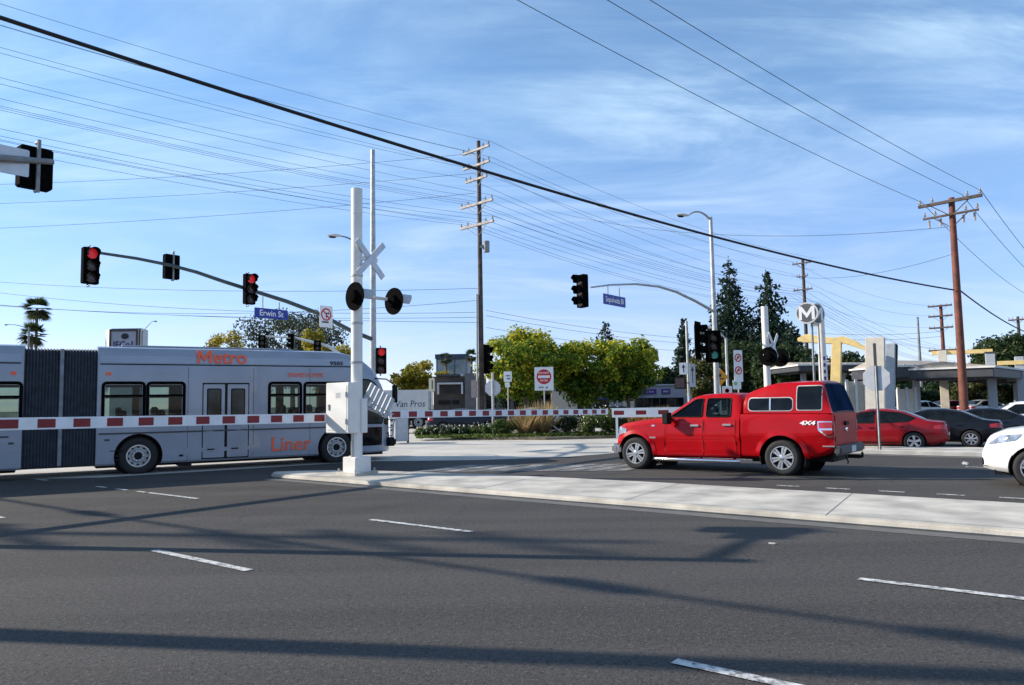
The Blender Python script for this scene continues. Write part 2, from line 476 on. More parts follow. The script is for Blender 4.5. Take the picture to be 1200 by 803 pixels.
def patch(mb, bvh, poly, ray, off=.006, th=.012, step=.08, rows=4, mi=0):
    """lay an outline on a body: every grid point is projected along an axis on to its surface"""
    ax, sg = RAYS[ray]; oa = [i for i in range(3) if i != ax]
    xs = sorted(set(round(p[0], 5) for p in poly)); full = []
    for a, b in zip(xs, xs[1:]):
        k = max(1, int(math.ceil((b - a) / step)))
        full += [a + (b - a) * j / k for j in range(k)]
    full.append(xs[-1])
    full[0] += 1e-5; full[-1] -= 1e-5
    n = len(poly); grid = []; nor = []
    for x in full:
        hits = []
        for i in range(n):
            (x0, y0), (x1, y1) = poly[i], poly[(i + 1) % n]
            if (x0 - x) * (x1 - x) <= 0 and x0 != x1: hits.append(y0 + (y1 - y0) * (x - x0) / (x1 - x0))
        lo, hi = min(hits), max(hits); col = []; cn = []
        for j in range(rows + 1):
            y = lo + (hi - lo) * j / rows
            o = [0, 0, 0]; o[oa[0]] = x; o[oa[1]] = y; o[ax] = 20 * sg
            d_ = [0, 0, 0]; d_[ax] = -sg
            h = bvh.ray_cast(Vector(o), Vector(d_))
            if h[0] is None:
                p, nn = None, None
            else:
                p, nn = h[0], h[1]
                if nn[ax] * sg < 0: nn = -nn
            col.append(p); cn.append(nn)
        for j in range(rows + 1):
            if col[j] is None:
                for k in range(1, rows + 1):
                    for q in (j - k, j + k):
                        if 0 <= q <= rows and col[q] is not None:
                            col[j] = col[q].copy(); cn[j] = cn[q]; break
                    if col[j] is not None: break
        if col[0] is None: continue
        grid.append(col); nor.append(cn)
    if len(grid) < 2: return mb
    C_ = len(grid); R_ = rows + 1; vs = []; vi = []
    for i in range(C_):
        for j in range(R_):
            vs.append(grid[i][j] + nor[i][j] * off)
    fs = [(i * R_ + j, (i + 1) * R_ + j, (i + 1) * R_ + j + 1, i * R_ + j + 1) for i in range(C_ - 1) for j in range(R_ - 1)]
    loop = [(i, 0) for i in range(C_)] + [(C_ - 1, j) for j in range(1, R_)] + [(i, R_ - 1) for i in range(C_ - 2, -1, -1)] + [(0, j) for j in range(R_ - 2, 0, -1)]
    b = len(vs)
    for i, j in loop: vs.append(grid[i][j] + nor[i][j] * (off - th))
    m = len(loop)
    for q in range(m):
        i, j = loop[q]; i2, j2 = loop[(q + 1) % m]
        fs.append((i * R_ + j, i2 * R_ + j2, b + (q + 1) % m, b + q))
    return mb.add(vs, fs, mi)


def part(bvh, poly, ray, name, m, parent, off=.006, th=.014, step=.08, rows=4):
    return patch(MB(), bvh, poly, ray, off, th, step, rows).build(name, m, parent, True, 40)


def grow(poly, d):
    cx = sum(p[0] for p in poly) / len(poly); cy = sum(p[1] for p in poly) / len(poly)
    w = max(abs(p[0] - cx) for p in poly); h = max(abs(p[1] - cy) for p in poly)
    return [(cx + (x - cx) * (w + d) / w, cy + (y - cy) * (h + d) / h) for x, y in poly]


# ------------------------------------------------------------------ wheels
def wheel(parent, x, y, r, w, side, style='alloy', spokes=5):
    T = frame((x, y, r), (-side, 0, 0), (0, 0, 1))
    mb = MB(); mb.lathe([(.02, -w * .9), (r * .6, -w * .9), (r * .6, -.11), (.02, -.10)], 24, 0, T)
    wh = mb.build('wheel', M['black'], parent, True)
    ri = r * (.60 if style == 'bus' else .64)
    prof = [(ri, -w), (r * .88, -w), (r * .97, -w + .02), (r, -w + .06), (r, -.055), (r * .97, -.02), (r * .9, .004), (r * .8, .008), (ri * 1.02, -.004), (ri, -.02), (ri, -w)]
    t = MB(); t.lathe(prof, 40, 0, T, cap=False)
    for k in range(44):        # tread blocks
        a = 2 * PI * k / 44
        R_ = T @ Matrix.Rotation(a, 4, 'Z')
        t.box((r - .01, -.028, -w + .05), (r + .004, .028, -.05), 0, R_)
    t.build('tyre', M['rubber'], wh, True, 40)
    m = MB()
    m.lathe([(ri * 1.0, -.025), (ri * 1.02, .004), (ri * .94, .004), (ri * .91, -.03), (ri * .90, -.10), (ri * .98, -.10)], 40, 0, T, cap=False)
    if style == 'bus':
        m.lathe([(.01, -.035), (ri * .52, -.035), (ri * .62, -.075), (ri * .9, -.085), (ri * .9, -.10), (.01, -.1)], 40, 1, T)
        m.lathe([(.01, .03), (ri * .26, .03), (ri * .32, .0), (ri * .34, -.04)], 24, 2, T)
        for k in range(10):
            a = 2 * PI * k / 10
            m.lathe([(.021, -.04), (.021, .005), (.01, .012)], 8, 0, T @ Matrix.Translation((ri * .45 * math.cos(a), ri * .45 * math.sin(a), 0)))
            m.lathe([(.034, -.088), (.034, -.079)], 10, 2, T @ Matrix.Translation((ri * .76 * math.cos(a + .3), ri * .76 * math.sin(a + .3), 0)))
        m.build('rim', [M['alloy'], M['steel'], M['black']], wh, True, 40)
        return wh
    h = ri * .26
    m.lathe([(.01, -.002), (h * .6, -.002), (h, -.014), (h, -.06)], 24, 0, T)
    for k in range(spokes):
        R_ = T @ Matrix.Rotation(2 * PI * (k + .25) / spokes, 4, 'Z')
        wd = ri * (1.35 / spokes)
        for sgn in ((-1, 1) if style == 'split' else (0,)):
            o = sgn * wd * .62; f_ = .55 if sgn else 1
            vs = [(h * .8, -wd * .55 * f_ + o * .5, -.01), (h * .8, wd * .55 * f_ + o * .5, -.01), (ri * .93, wd * .8 * f_ + o, -.012), (ri * .93, -wd * .8 * f_ + o, -.012)]
            vs += [(a, b, c - .05) for a, b, c in vs]
            m.add(vs, [(0, 1, 2, 3), (7, 6, 5, 4), (0, 4, 5, 1), (1, 5, 6, 2), (2, 6, 7, 3), (3, 7, 4, 0)], 0, R_)
    for k in range(5):
        a = 2 * PI * k / 5; m.lathe([(.009, -.01), (.009, .004)], 6, 1, T @ Matrix.Translation((h * .7 * math.cos(a), h * .7 * math.sin(a), 0)))
    m.build('rim', [M['alloy'], M['dark_grey']], wh, True, 40)
    return wh


def arch_lip(mb, cx, cz, r, bv, side, wid=.05, a0=-.02, a1=PI + .02, off=.012, n=26):
    """a raised lip round a wheel opening, lying on the body side"""
    vs = []; ok = []
    for i in range(n + 1):
        a = a0 + (a1 - a0) * i / n
        for rr in (r, r + wid):
            x, z = cx + rr * math.cos(a), cz + rr * math.sin(a)
            h = bv.ray_cast(Vector((x, 9 * side, z)), Vector((0, -side, 0)))
            y = h[0].y if h[0] is not None else (vs[-1][1] if vs else side * .9)
            vs.append((x, y + side * (off if rr == r else off * .4), z))
    b = len(vs)
    vs += [(x, y - side * .05, z) for x, y, z in vs]
    fs = []
    for i in range(n):
        q = 2 * i
        fs += [(q, q + 1, q + 3, q + 2), (b + q + 1, b + q, b + q + 2, b + q + 3), (q, q + 2, b + q + 2, b + q), (q + 1, b + q + 1, b + q + 3, q + 3)]
    mb.add(vs, fs)


def well(cx, cz, r, y0, y1, n=28):
    mb = MB(); T = frame((cx, y0, cz), (1, 0, 0), (0, 0, -1))  # z along +y
    mb.lathe([(r, 0), (r, y1 - y0)], n, 0, T)
    return mb


def well_liner(parent, cx, cz, r, side, yo, depth):
    mb = MB(); vs = []; n = 20
    for i in range(n + 1):
        a = -.35 + (PI + .7) * i / n
        for y in (yo - side * .03, yo - side * depth):
            for rr in (r - .006, r + .012): vs.append((cx + rr * math.cos(a), y, cz + rr * math.sin(a)))
    fs = []
    for i in range(n):
        q = 4 * i
        for a, b in ((0, 1), (1, 3), (3, 2), (2, 0)): fs.append((q + a, q + b, q + 4 + b, q + 4 + a))
    mb.add(vs, fs)
    T = frame((cx, yo - side * (depth - .01), cz), (-side, 0, 0), (0, 0, 1)); mb.lathe([(.01, -.01), (r, -.01), (r, .0), (.01, .0)], 24, 0, T)
    return mb.build('wheel_well', M['black'], parent)


# ------------------------------------------------------------------ cars
def make_car(name, label, cat, loc, rz, paint, kind='sedan', sc=1., group=None, spokes=5, lit_plate=True):
    root = thing(name, label, cat, loc, rz, group, sc)
    if kind == 'sedan':
        wb, X0, X1 = 2.82, -1.02, 3.75
        zt = [(-1.02, .62), (-.98, .95), (-.9, 1.0), (-.55, 1.03), (-.42, 1.05), (.30, 1.36), (.85, 1.45), (1.45, 1.44), (1.95, 1.30), (2.60, 1.0), (2.75, .96), (3.35, .84), (3.66, .70), (3.75, .55)]
        zb = [(-1.02, .60), (-.98, .86), (-.5, .96), (.2, .97), (1.2, .93), (2.3, .90), (2.7, .86), (3.4, .76), (3.75, .5)]
        wd = [(-1.02, .66), (-.9, .80), (-.5, .88), (0, .91), (1.5, .92), (2.8, .91), (3.35, .83), (3.65, .66), (3.75, .50)]
        z0 = [(-1.02, .36), (-.6, .22), (3.3, .20), (3.75, .26)]
        rf = .62
        wins = [[(2.22, .96), (1.22, .97), (1.20, 1.36), (1.62, 1.33)], [(1.13, .97), (.18, 1.0), (-.08, 1.13), (.40, 1.31), (1.11, 1.37)]]
        ws = [(1.62, .56), (2.50, .68), (2.50, -.68), (1.62, -.56)]
        rw = [(-.36, .60), (.32, .52), (.32, -.52), (-.36, -.60)]
        doors = [rpoly([(2.25, .33), (1.17, .33), (1.17, .93), (2.25, .90)], .05), rpoly([(1.13, .33), (.52, .33), (.30, .62), (.12, .95), (1.13, .94)], .05)]
        hand = [(1.33, .80), (.36, .84)]
        tail = [(-.99, .74), (-.62, .76), (-.62, .88), (-.97, .92)]; R = .325
        head = [(3.72, .58), (3.28, .66), (3.22, .74), (3.60, .70)]
    else:   # crossover
        wb, X0, X1 = 2.70, -.92, 3.55
        zt = [(-.92, .72), (-.88, 1.05), (-.72, 1.40), (-.55, 1.58), (0, 1.64), (1.2, 1.66), (1.65, 1.58), (2.35, 1.16), (2.5, 1.11), (3.15, 1.02), (3.42, .90), (3.55, .62)]
        zb = [(-.92, .70), (-.88, .95), (0, 1.08), (1.5, 1.05), (2.4, 1.0), (3.1, .92), (3.45, .75), (3.55, .55)]
        wd = [(-.92, .72), (-.75, .84), (-.3, .90), (0, .91), (2.6, .92), (3.05, .89), (3.33, .76), (3.48, .58), (3.55, .42)]
        z0 = [(-.92, .40), (-.5, .26), (3.1, .25), (3.55, .30)]
        rf = .64
        wins = [[(2.15, 1.09), (1.05, 1.12), (1.03, 1.53), (1.45, 1.52)], [(.97, 1.12), (-.05, 1.15), (-.05, 1.50), (.95, 1.54)], [(-.13, 1.16), (-.55, 1.22), (-.45, 1.44), (-.13, 1.49)]]
        ws = [(1.68, .58), (2.28, .70), (2.28, -.70), (1.68, -.58)]; rw = None
        doors = [rpoly([(2.15, .38), (1.02, .38), (1.02, 1.07), (2.15, 1.05)], .05), rpoly([(.98, .38), (.46, .38), (.25, .7), (.0, 1.09), (.98, 1.08)], .05)]
        hand = [(1.2, .92), (.2, .95)]
        tail = [(-.90, .86), (-.6, .95), (-.6, 1.08), (-.84, 1.12)]; R = .345
        head = [(3.44, .74), (2.98, .84), (2.86, .95), (3.20, .93)]
    fzt, fzb, fw = smooth_curve(zt, .05, X0, X1), smooth_curve(zb, .08, X0, X1), smooth_curve(wd, .1, X0, X1)
    xs = sorted(set([X0 + (X1 - X0) * i / 84 for i in range(85)] + [X0 + .015, X0 + .03, X1 - .015, X1 - .03]))
    secs = []
    for x in xs:
        t, b, w, q = fzt(x), fzb(x), fw(x), lerp_curve(z0, x)
        b = min(b, t - .05); b = max(b, q + .12); t = max(t, b + .03)
        gh = min(1, max(0, (t - b - .10) / .35)); top = (w - .10) * (1 - gh) + rf * gh * min(1, w / .85)
        h = t - b
        secs.append((x, [(0, q), (w - .14, q), (w - .05, q + .06), (w - .012, q + .2 * (b - q)), (w, q + .55 * (b - q)), (w - .008, q + .72 * (b - q)), (w - .035, b - .02), (w - .06, b),
                         (w - .06 + (top - w + .06) * .55, b + h * .62), (top, b + h * .88), (top - .07, b + h * .965), (top * .55, t - .005 + .012), (0, t + .018)]))
    bm_ = loft(secs); bv = bvh_of(bm_)
    body = bm_.build('body', paint, root, True, 32)
    cut(body, [well(0, R + .0, R + .055, -1.2, 1.2), well(wb, R, R + .055, -1.2, 1.2)])
    fl = MB(); fl.box((X0 + .15, -.62, .20), (X1 - .2, .62, .42)); fl.build('underbody', M['black'], root)
    for cx in (0, wb):
        for sd in (1, -1):
            wheel(root, cx, sd * (fw(cx) - .015), R, .2, sd, 'split' if kind == 'suv' else 'alloy', spokes)
            well_liner(root, cx, R, R + .055, sd, sd * fw(cx), .3)
    for sd, ray in ((1, 'y+'), (-1, 'y-')):
        for i, p in enumerate(wins):
            p = rpoly(p, .05)
            f_ = part(bv, grow(p, .022), ray, 'window_frame', M['black'], root, .004, .012)
            part(bv, p, ray, 'pane', M['glass'], f_, .008, .012)
        for p, (hx, hz) in zip(doors, hand):
            part(bv, grow(p, .012), ray, 'door_gap', M['black'], root, .002, .01)
            d_ = part(bv, p, ray, 'door', paint, root, .006, .014)
            hb = MB(); y = sd * (fw(hx) - .0)
            hb.box((hx - .09, y - .02, hz - .016), (hx + .09, y + .03, hz + .016)); hb.build('handle', paint, d_, bevel=.01)
        part(bv, tail, ray, 'tail_light', M['lamp_red'], root, .012, .02, .05)
        part(bv, rpoly(head, .03), ray, 'headlight', M['lamp_clear'], root, .012, .02, .05)
        mm = MB(); mx = wins[0][0][0] - .08; mz = wins[0][0][1] + .06; y = fw(mx)
        mm.box((mx - .08, sd * (y + .0) - .0 if sd > 0 else -y - .19, mz - .06), (mx + .05, sd * (y + .19) if sd > 0 else -y, mz + .07))
        mm.build('mirror', paint, root, bevel=.035, seg=3)
    part(bv, rpoly(ws, .06), 'z+', 'windscreen', M['glass'], root, .008, .014, .1, 8)
    if rw: part(bv, rpoly(rw, .06), 'z+', 'rear_window', M['glass'], root, .008, .014, .1, 8)
    else: part(bv, rrect(-.52, 1.12, .52, 1.42, .06), 'x-', 'rear_window', M['glass'], root, .008, .014, .1, 4)
    for sg, nm in ((.2, 'tail_light'), (-.2, 'tail_light')):
        s_ = 1 if sg > 0 else -1
        zq = tail[0][1]
        part(bv, rrect(min(s_ * .36, s_ * .60), zq, max(s_ * .36, s_ * .60), zq + .14, .03), 'x-', nm, M['lamp_red'], root, .01, .02, .06)
    part(bv, rrect(-.24, .52 if kind == 'sedan' else .76, .24, .63 if kind == 'sedan' else .88, .01), 'x-', 'number_plate', M['offwhite'], root, .014, .02, .1)
    part(bv, rrect(-.5, .36, .5, .50, .05), 'x+', 'lower_grille', M['black'], root, .006, .02, .06)
    part(bv, rrect(-.34, .56, .34, .66, .03), 'x+', 'upper_grille', M['black'], root, .006, .02, .06)
    part(bv, rrect(X0 + .4, .27, X1 - .6, .30, .01), 'y+', 'sill_trim', M['black'], root, .006, .02, .2, 1)
    return root


# ------------------------------------------------------------------ the red pickup
def make_truck(loc, rz):
    root = thing('pickup_truck', 'red crew cab pickup truck with a red camper shell over its bed', 'pickup truck', loc, rz)
    P = M['red_paint']; WB = 3.557; R = .385; HW = .95
    # front and cab
    X0, X1 = .925, 4.24
    zt = [(.925, 1.62), (.94, 1.74), (1.05, 1.785), (1.5, 1.80), (1.95, 1.775), (2.12, 1.72), (2.74, 1.285), (2.86, 1.245), (3.4, 1.19), (3.9, 1.11), (4.14, 1.02), (4.22, .90), (4.24, .8)]
    zb = [(.925, 1.22), (2.7, 1.20), (2.86, 1.16), (3.4, 1.10), (3.9, 1.03), (4.24, .75)]
    wd = [(.925, .945), (2.9, .95), (3.6, .95), (3.9, .92), (4.1, .82), (4.2, .68), (4.24, .55)]
    z0 = [(.925, .33), (3.0, .31), (3.9, .34), (4.24, .40)]
    fzt, fzb, fw = smooth_curve(zt, .05, X0, X1), smooth_curve(zb, .06, X0, X1), smooth_curve(wd, .08, X0, X1)
    xs = sorted(set([X0 + (X1 - X0) * i / 90 for i in range(91)] + [X0 + .012, X0 + .03]))

    def sec(x, rf=.70):
        t, b, w, q = fzt(x), fzb(x), fw(x), lerp_curve(z0, x)
        b = min(b, t - .05); gh = min(1, max(0, (t - b - .10) / .35)); top = (w - .09) * (1 - gh) + rf * gh; h = t - b
        return (x, [(0, q), (w - .12, q), (w - .03, q + .05), (w - .004, q + .12 * (b - q)), (w - .022, q + .38 * (b - q)), (w + .016, q + .48 * (b - q)), (w + .016, q + .60 * (b - q)), (w - .010, q + .84 * (b - q)), (w - .02, b - .03), (w - .05, b),
                    (w - .05 + (top - w + .05) * .55, b + h * .6), (top, b + h * .87), (top - .06, b + h * .965), (top * .55, t + .004), (0, t + .012)])
    cab = loft([sec(x) for x in xs]); bv = bvh_of(cab)
    body = cab.build('cab', P, root, True, 32); 
    def xz_prism(poly, hw): return MB().prism(poly, -hw, hw, 0, frame((0, 0, 0), (-1, 0, 0), (0, 0, 1)) @ Matrix.Diagonal((-1, 1, 1, 1)))
    wf = rpoly([(2.62, 1.262), (1.825, 1.262), (1.825, 1.675), (2.02, 1.665)], [.05, .04, .03, .08])
    wr = rpoly([(1.725, 1.262), (1.14, 1.262), (1.15, 1.675), (1.725, 1.68)], .05)
    cut(body, [well(WB, R, R + .09, -1.3, 1.3)], [xz_prism([(1.04, .62), (2.55, .62), (2.55, 1.27), (2.02, 1.69), (1.04, 1.69)], .62), xz_prism(grow(wf, -.012), 1.2), xz_prism(grow(wr, -.012), 1.2)])
    for x in (1.25, 2.05):
        for y in (-.36, .36):
            sb = MB(); sb.box((x - .09, y - .22, .65), (x + .03, y + .22, 1.30)); sb.box((x - .07, y - .12, 1.33), (x + .0, y + .12, 1.50)); sb.build('seat', M['dark_grey'], root, bevel=.03)
    sb = MB(); T_ = frame((2.42, .36, 1.16), (0, 1, 0), (.35, 0, .94)); sb.lathe([(.17, -.012), (.19, 0), (.17, .012), (.16, 0)], 24, 0, T_, cap=False); sb.build('steering_wheel', M['black'], root, True)
    # bed
    def bsec(x, zt_=1.32):
        w = HW + .004 - (.05 * max(0, (-.9 - x) / .2)) ; q = .36 if x > -.7 else .36 + (-.7 - x) * .5
        b = zt_
        return (x, [(0, q), (w - .12, q), (w - .03, q + .05), (w - .004, q + .12 * (b - q)), (w - .022, q + .38 * (b - q)), (w + .016, q + .48 * (b - q)), (w + .016, q + .60 * (b - q)), (w - .010, q + .80 * (b - q)), (w - .006, b - .05), (w - .03, b), (w * .5, b), (0, b)])
    bx = [.89, .87, .5, 0, -.5, -.9, -1.02, -1.06, -1.075]
    bed = loft([bsec(x) for x in bx]); bvb = bvh_of(bed)
    bo = bed.build('cargo_bed', P, root, True, 32); cut(bo, [well(0, R, R + .10, -1.3, 1.3)])
    # camper shell
    tz = [(.82, 1.62), (.80, 1.78), (.62, 1.86), (.30, 1.97), (.1, 2.005), (-.3, 2.02), (-.80, 2.02), (-.88, 1.985), (-1.055, 1.36), (-1.06, 1.33)]
    ft = smooth_curve(tz[::-1], .03, -1.06, .82)
    xs = [-1.06 + 1.88 * i / 50 for i in range(51)]
    secs = []
    for x in xs:
        t = max(ft(x), 1.345); h = t - 1.322; w = .925; k = min(1, h / .5); tw = w - .135 * k
        secs.append((x, [(0, 1.322), (w - .02, 1.322), (w, 1.335), (w - .01 * k, 1.322 + h * .25), (w - .055 * k, 1.322 + h * .62), (tw + .01, 1.322 + h * .86), (tw - .06 * k, 1.322 + h * .965), (tw * .5, t + .006), (0, t + .012)]))
    shell = loft(secs); bvs = bvh_of(shell); sh = shell.build('camper_shell', P, root, True, 32)
    for sd, ray in ((1, 'y+'), (-1, 'y-')):
        p = rrect(-.26, 1.40, .70, 1.665, .09)
        f_ = part(bvs, grow(p, .018), ray, 'window_frame', M['steel'], sh, .006, .02); part(bvs, p, ray, 'pane', M['glass'], f_, .010, .012)
        mb = MB(); patch(mb, bvs, [(.205, 1.40), (.235, 1.40), (.235, 1.665), (.205, 1.665)], ray, .013, .012); mb.build('window_divider', M['alloy'], f_)
        p = rrect(-.86, 1.41, -.36, 1.905, .045)
        f_ = part(bvs, grow(p, .018), ray, 'window_frame', M['steel'], sh, .006, .02); part(bvs, p, ray, 'pane', M['glass'], f_, .010, .012)
    p = rpoly([(-.80, 1.37), (.80, 1.37), (.68, 1.945), (-.68, 1.945)], .05)
    f_ = part(bvs, grow(p, .03), 'x-', 'rear_window_frame', M['black'], sh, .006, .02); part(bvs, p, 'x-', 'rear_pane', M['glass_blue'], f_, .011, .012)
    # cab glass and doors
    for sd, ray in ((1, 'y+'), (-1, 'y-')):
        for p, d_, (hx, hz) in ((wf, rpoly([(2.78, .40), (1.79, .40), (1.79, 1.20), (2.72, 1.185)], .06), (1.98, 1.065)), (wr, rpoly([(1.76, .40), (1.02, .40), (1.02, 1.2), (1.76, 1.2)], .06), (1.20, 1.085))):
            part(bv, grow(d_, .012), ray, 'door_gap', M['black'], root, .002, .01)
            dr = part(bv, d_, ray, 'door', P, root, .007, .016)
            hb = MB(); y = sd * (HW + .012)
            hb.box((hx - .105, y - .02, hz - .02), (hx + .105, y + .03, hz + .022)); hb.build('handle', M['chrome'], dr, bevel=.012)
            f_ = rim(bv, p, ray, .014, 'window_frame', M['black'], root)
            part(bv, grow(p, -.004), ray, 'pane', M['clear'], f_, -.008, .003)
        # door-pillar applique, mirror, step bar
        mb = MB(); y0 = sd * .93
        mb.tube([(2.60, sd * .90, 1.24), (2.60, sd * 1.06, 1.20)], .04, 8)
        mb.box((2.52, min(sd * 1.02, sd * 1.25), 1.10), (2.66, max(sd * 1.02, sd * 1.25), 1.37)); mb.build('mirror', M['black'], root, bevel=.03, seg=3)
        sb = MB(); sb.tube([(3.03, sd * .93, .275), (2.95, sd * .985, .275), (1.02, sd * .985, .275), (.95, sd * .93, .275)], .045, 12)
        for q in (2.7, 1.9, 1.1): sb.tube([(q, sd * .985, .275), (q, sd * .75, .34)], .02, 6)
        sb.build('step_bar', M['chrome'], root, True)
        part(bv, rpoly([(2.98, .755), (3.2, .755), (3.2, .79), (2.98, .79)], .01), ray, 'fender_badge', M['chrome'], root, .01, .014)
        # tail lamp wraps the corner
        tl = part(bvb, rpoly([(-.77, 1.17), (-1.06, 1.17), (-1.06, .84), (-.96, .84), (-.79, .98)], .03), ray, 'tail_light', M['chrome'], root, .012, .02, .05)
        part(bvb, rpoly([(-.80, 1.145), (-1.06, 1.145), (-1.06, 1.02), (-.81, 1.02)], .02), ray, 'lens', M['lamp_red'], tl, .017, .012, .05)
        part(bvb, rpoly([(-.84, .985), (-1.06, .985), (-1.06, .865), (-.965, .865)], .02), ray, 'lens', M['lamp_red'], tl, .017, .012, .05)
        a, b = sorted((sd * .80, sd * .915)); part(bvb, rrect(a, .85, b, 1.16, .03), 'x-', 'tail_light', M['lamp_red'], root, .012, .02, .05)
        a, b = sorted((sd * .52, sd * .84)); part(bv, rrect(a, .78, b, 1.02, .04), 'x+', 'headlight', M['lamp_clear'], root, .012, .02, .04)
        part(bv, rpoly([(4.20, .80), (3.80, .88), (3.80, .99), (4.12, .99)], .03), ray, 'headlight', M['lamp_clear'], root, .01, .02, .04)
        lp = MB(); arch_lip(lp, WB, R, R + .088, bv, sd, .09, off=.03); lp.build('wheel_arch_flare', P, root, True, 50)
        lp = MB(); arch_lip(lp, 0, R, R + .098, bvb, sd, .10, off=.03); lp.build('wheel_arch_flare', P, root, True, 50)
        for cx, r_ in ((0, R + .10), (WB, R + .09)):
            wheel(root, cx, sd * (HW - .005), R, .25, sd, 'split', 6); well_liner(root, cx, R, r_, sd, sd * HW, .36)
        T = frame((-.57, sd * (HW + .012), 1.13), (-sd, 0, 0), (0, 0, 1)); text('4X4', .115, T, M['ink_white'], root, 'decal', .006, 1.6, .2, .004)
        fb = MB(); patch(fb, bv, [(3.02, 1.04), (3.10, 1.04), (3.10, 1.07), (3.02, 1.07)], ray, .006, .01); fb.build('fender_vent', M['chrome'], root)
    part(bv, rpoly([(2.17, -.62), (2.80, -.76), (2.80, .76), (2.17, .62)], .07), 'z+', 'windscreen', M['glass'], root, .008, .014, .1, 8)
    part(bv, rrect(-.5, .74, .5, 1.02, .05), 'x+', 'grille', M['chrome'], root, .012, .02, .05)
    fb = MB(); fb.box((4.08, -.86, .36), (4.30, .86, .60)); fb.build('front_bumper', M['chrome'], root, bevel=.06, seg=3)
    sg = MB(); sg.box((3.98, -.93, .38), (4.10, .93, .58)); sg.build('bumper_end', M['chrome'], root, bevel=.03)
    # tailgate, bumper, hitch
    tg = part(bvb, rrect(-.78, .74, .78, 1.29, .04), 'x-', 'tailgate', P, root, .012, .02, .1, 6)
    hb = MB(); hb.box((-1.125, -.13, 1.06), (-1.085, .13, 1.15)); hb.build('handle', M['black'], tg, bevel=.012)
    eb = MB(); eb.lathe([(.07, 0), (.07, .012), (.06, .016)], 20, 0, frame((-1.088, 0, .97), (0, -1, 0), (0, 0, 1)) @ Matrix.Diagonal((1.4, .65, 1, 1))); eb.build('oval_badge', M['chrome'], tg, True)
    bp = MB(); bp.box((-1.22, -.92, .47), (-1.07, .92, .66)); bp.build('rear_bumper', M['dark_grey'], root, bevel=.035, seg=3)
    bc = MB()
    for sd in (1, -1): bc.box((-1.10, sd * .935 - .015, .64), (-.86, sd * .935 + .015, .665))
    bc.build('bumper_trim', M['chrome'], root)
    pl = MB(); pl.box((-1.232, -.16, .50), (-1.218, .16, .63)); pl.build('number_plate', M['offwhite'], root)
    ht = MB(); ht.box((-1.34, -.04, .36), (-1.1, .04, .44)); ht.tube([(-1.34, 0, .40), (-1.40, 0, .40)], .03, 8); ht.tube([(-1.39, 0, .38), (-1.39, 0, .46), (-1.39, 0, .50)], [.02, .03, .015], 8)
    ht.tube([(-1.12, .3, .44), (-1.18, .3, .30), (-1.16, .28, .26)], .015, 6); ht.build('tow_hitch', M['black'], root)
    un = MB(); un.box((-.95, -.55, .30), (3.9, .55, .46)); un.box((.5, -.3, .24), (.9, .3, .40)); un.tube([(0, -.8, .385), (0, .8, .385)], .07, 8); un.tube([(0, 0, .385), (0, .01, .385)], .16, 10)
    un.tube([(WB, -.8, .385), (WB, .8, .385)], .05, 8); un.build('chassis', M['black'], root)
    an = MB(); an.tube([(3.1, -.8, 1.2), (3.02, -.8, 1.75)], .004, 5); an.build('aerial', M['black'], root)
    return root


# ------------------------------------------------------------------ the articulated bus
def bus_sec(x, zt, w, q=.25, er=.22):
    h = zt
    return (x, [(0, q), (w - .06, q), (w - .01, q + .05), (w, q + .3), (w, 1.15), (w, 1.9), (w, min(2.45, h - .5)), (w - .005, h - .47), (w - .03, h - .30), (w - .075, h - .14), (w - .15, h - .04), (w - .30, h), (w * .5, h + .025), (0, h + .03)])


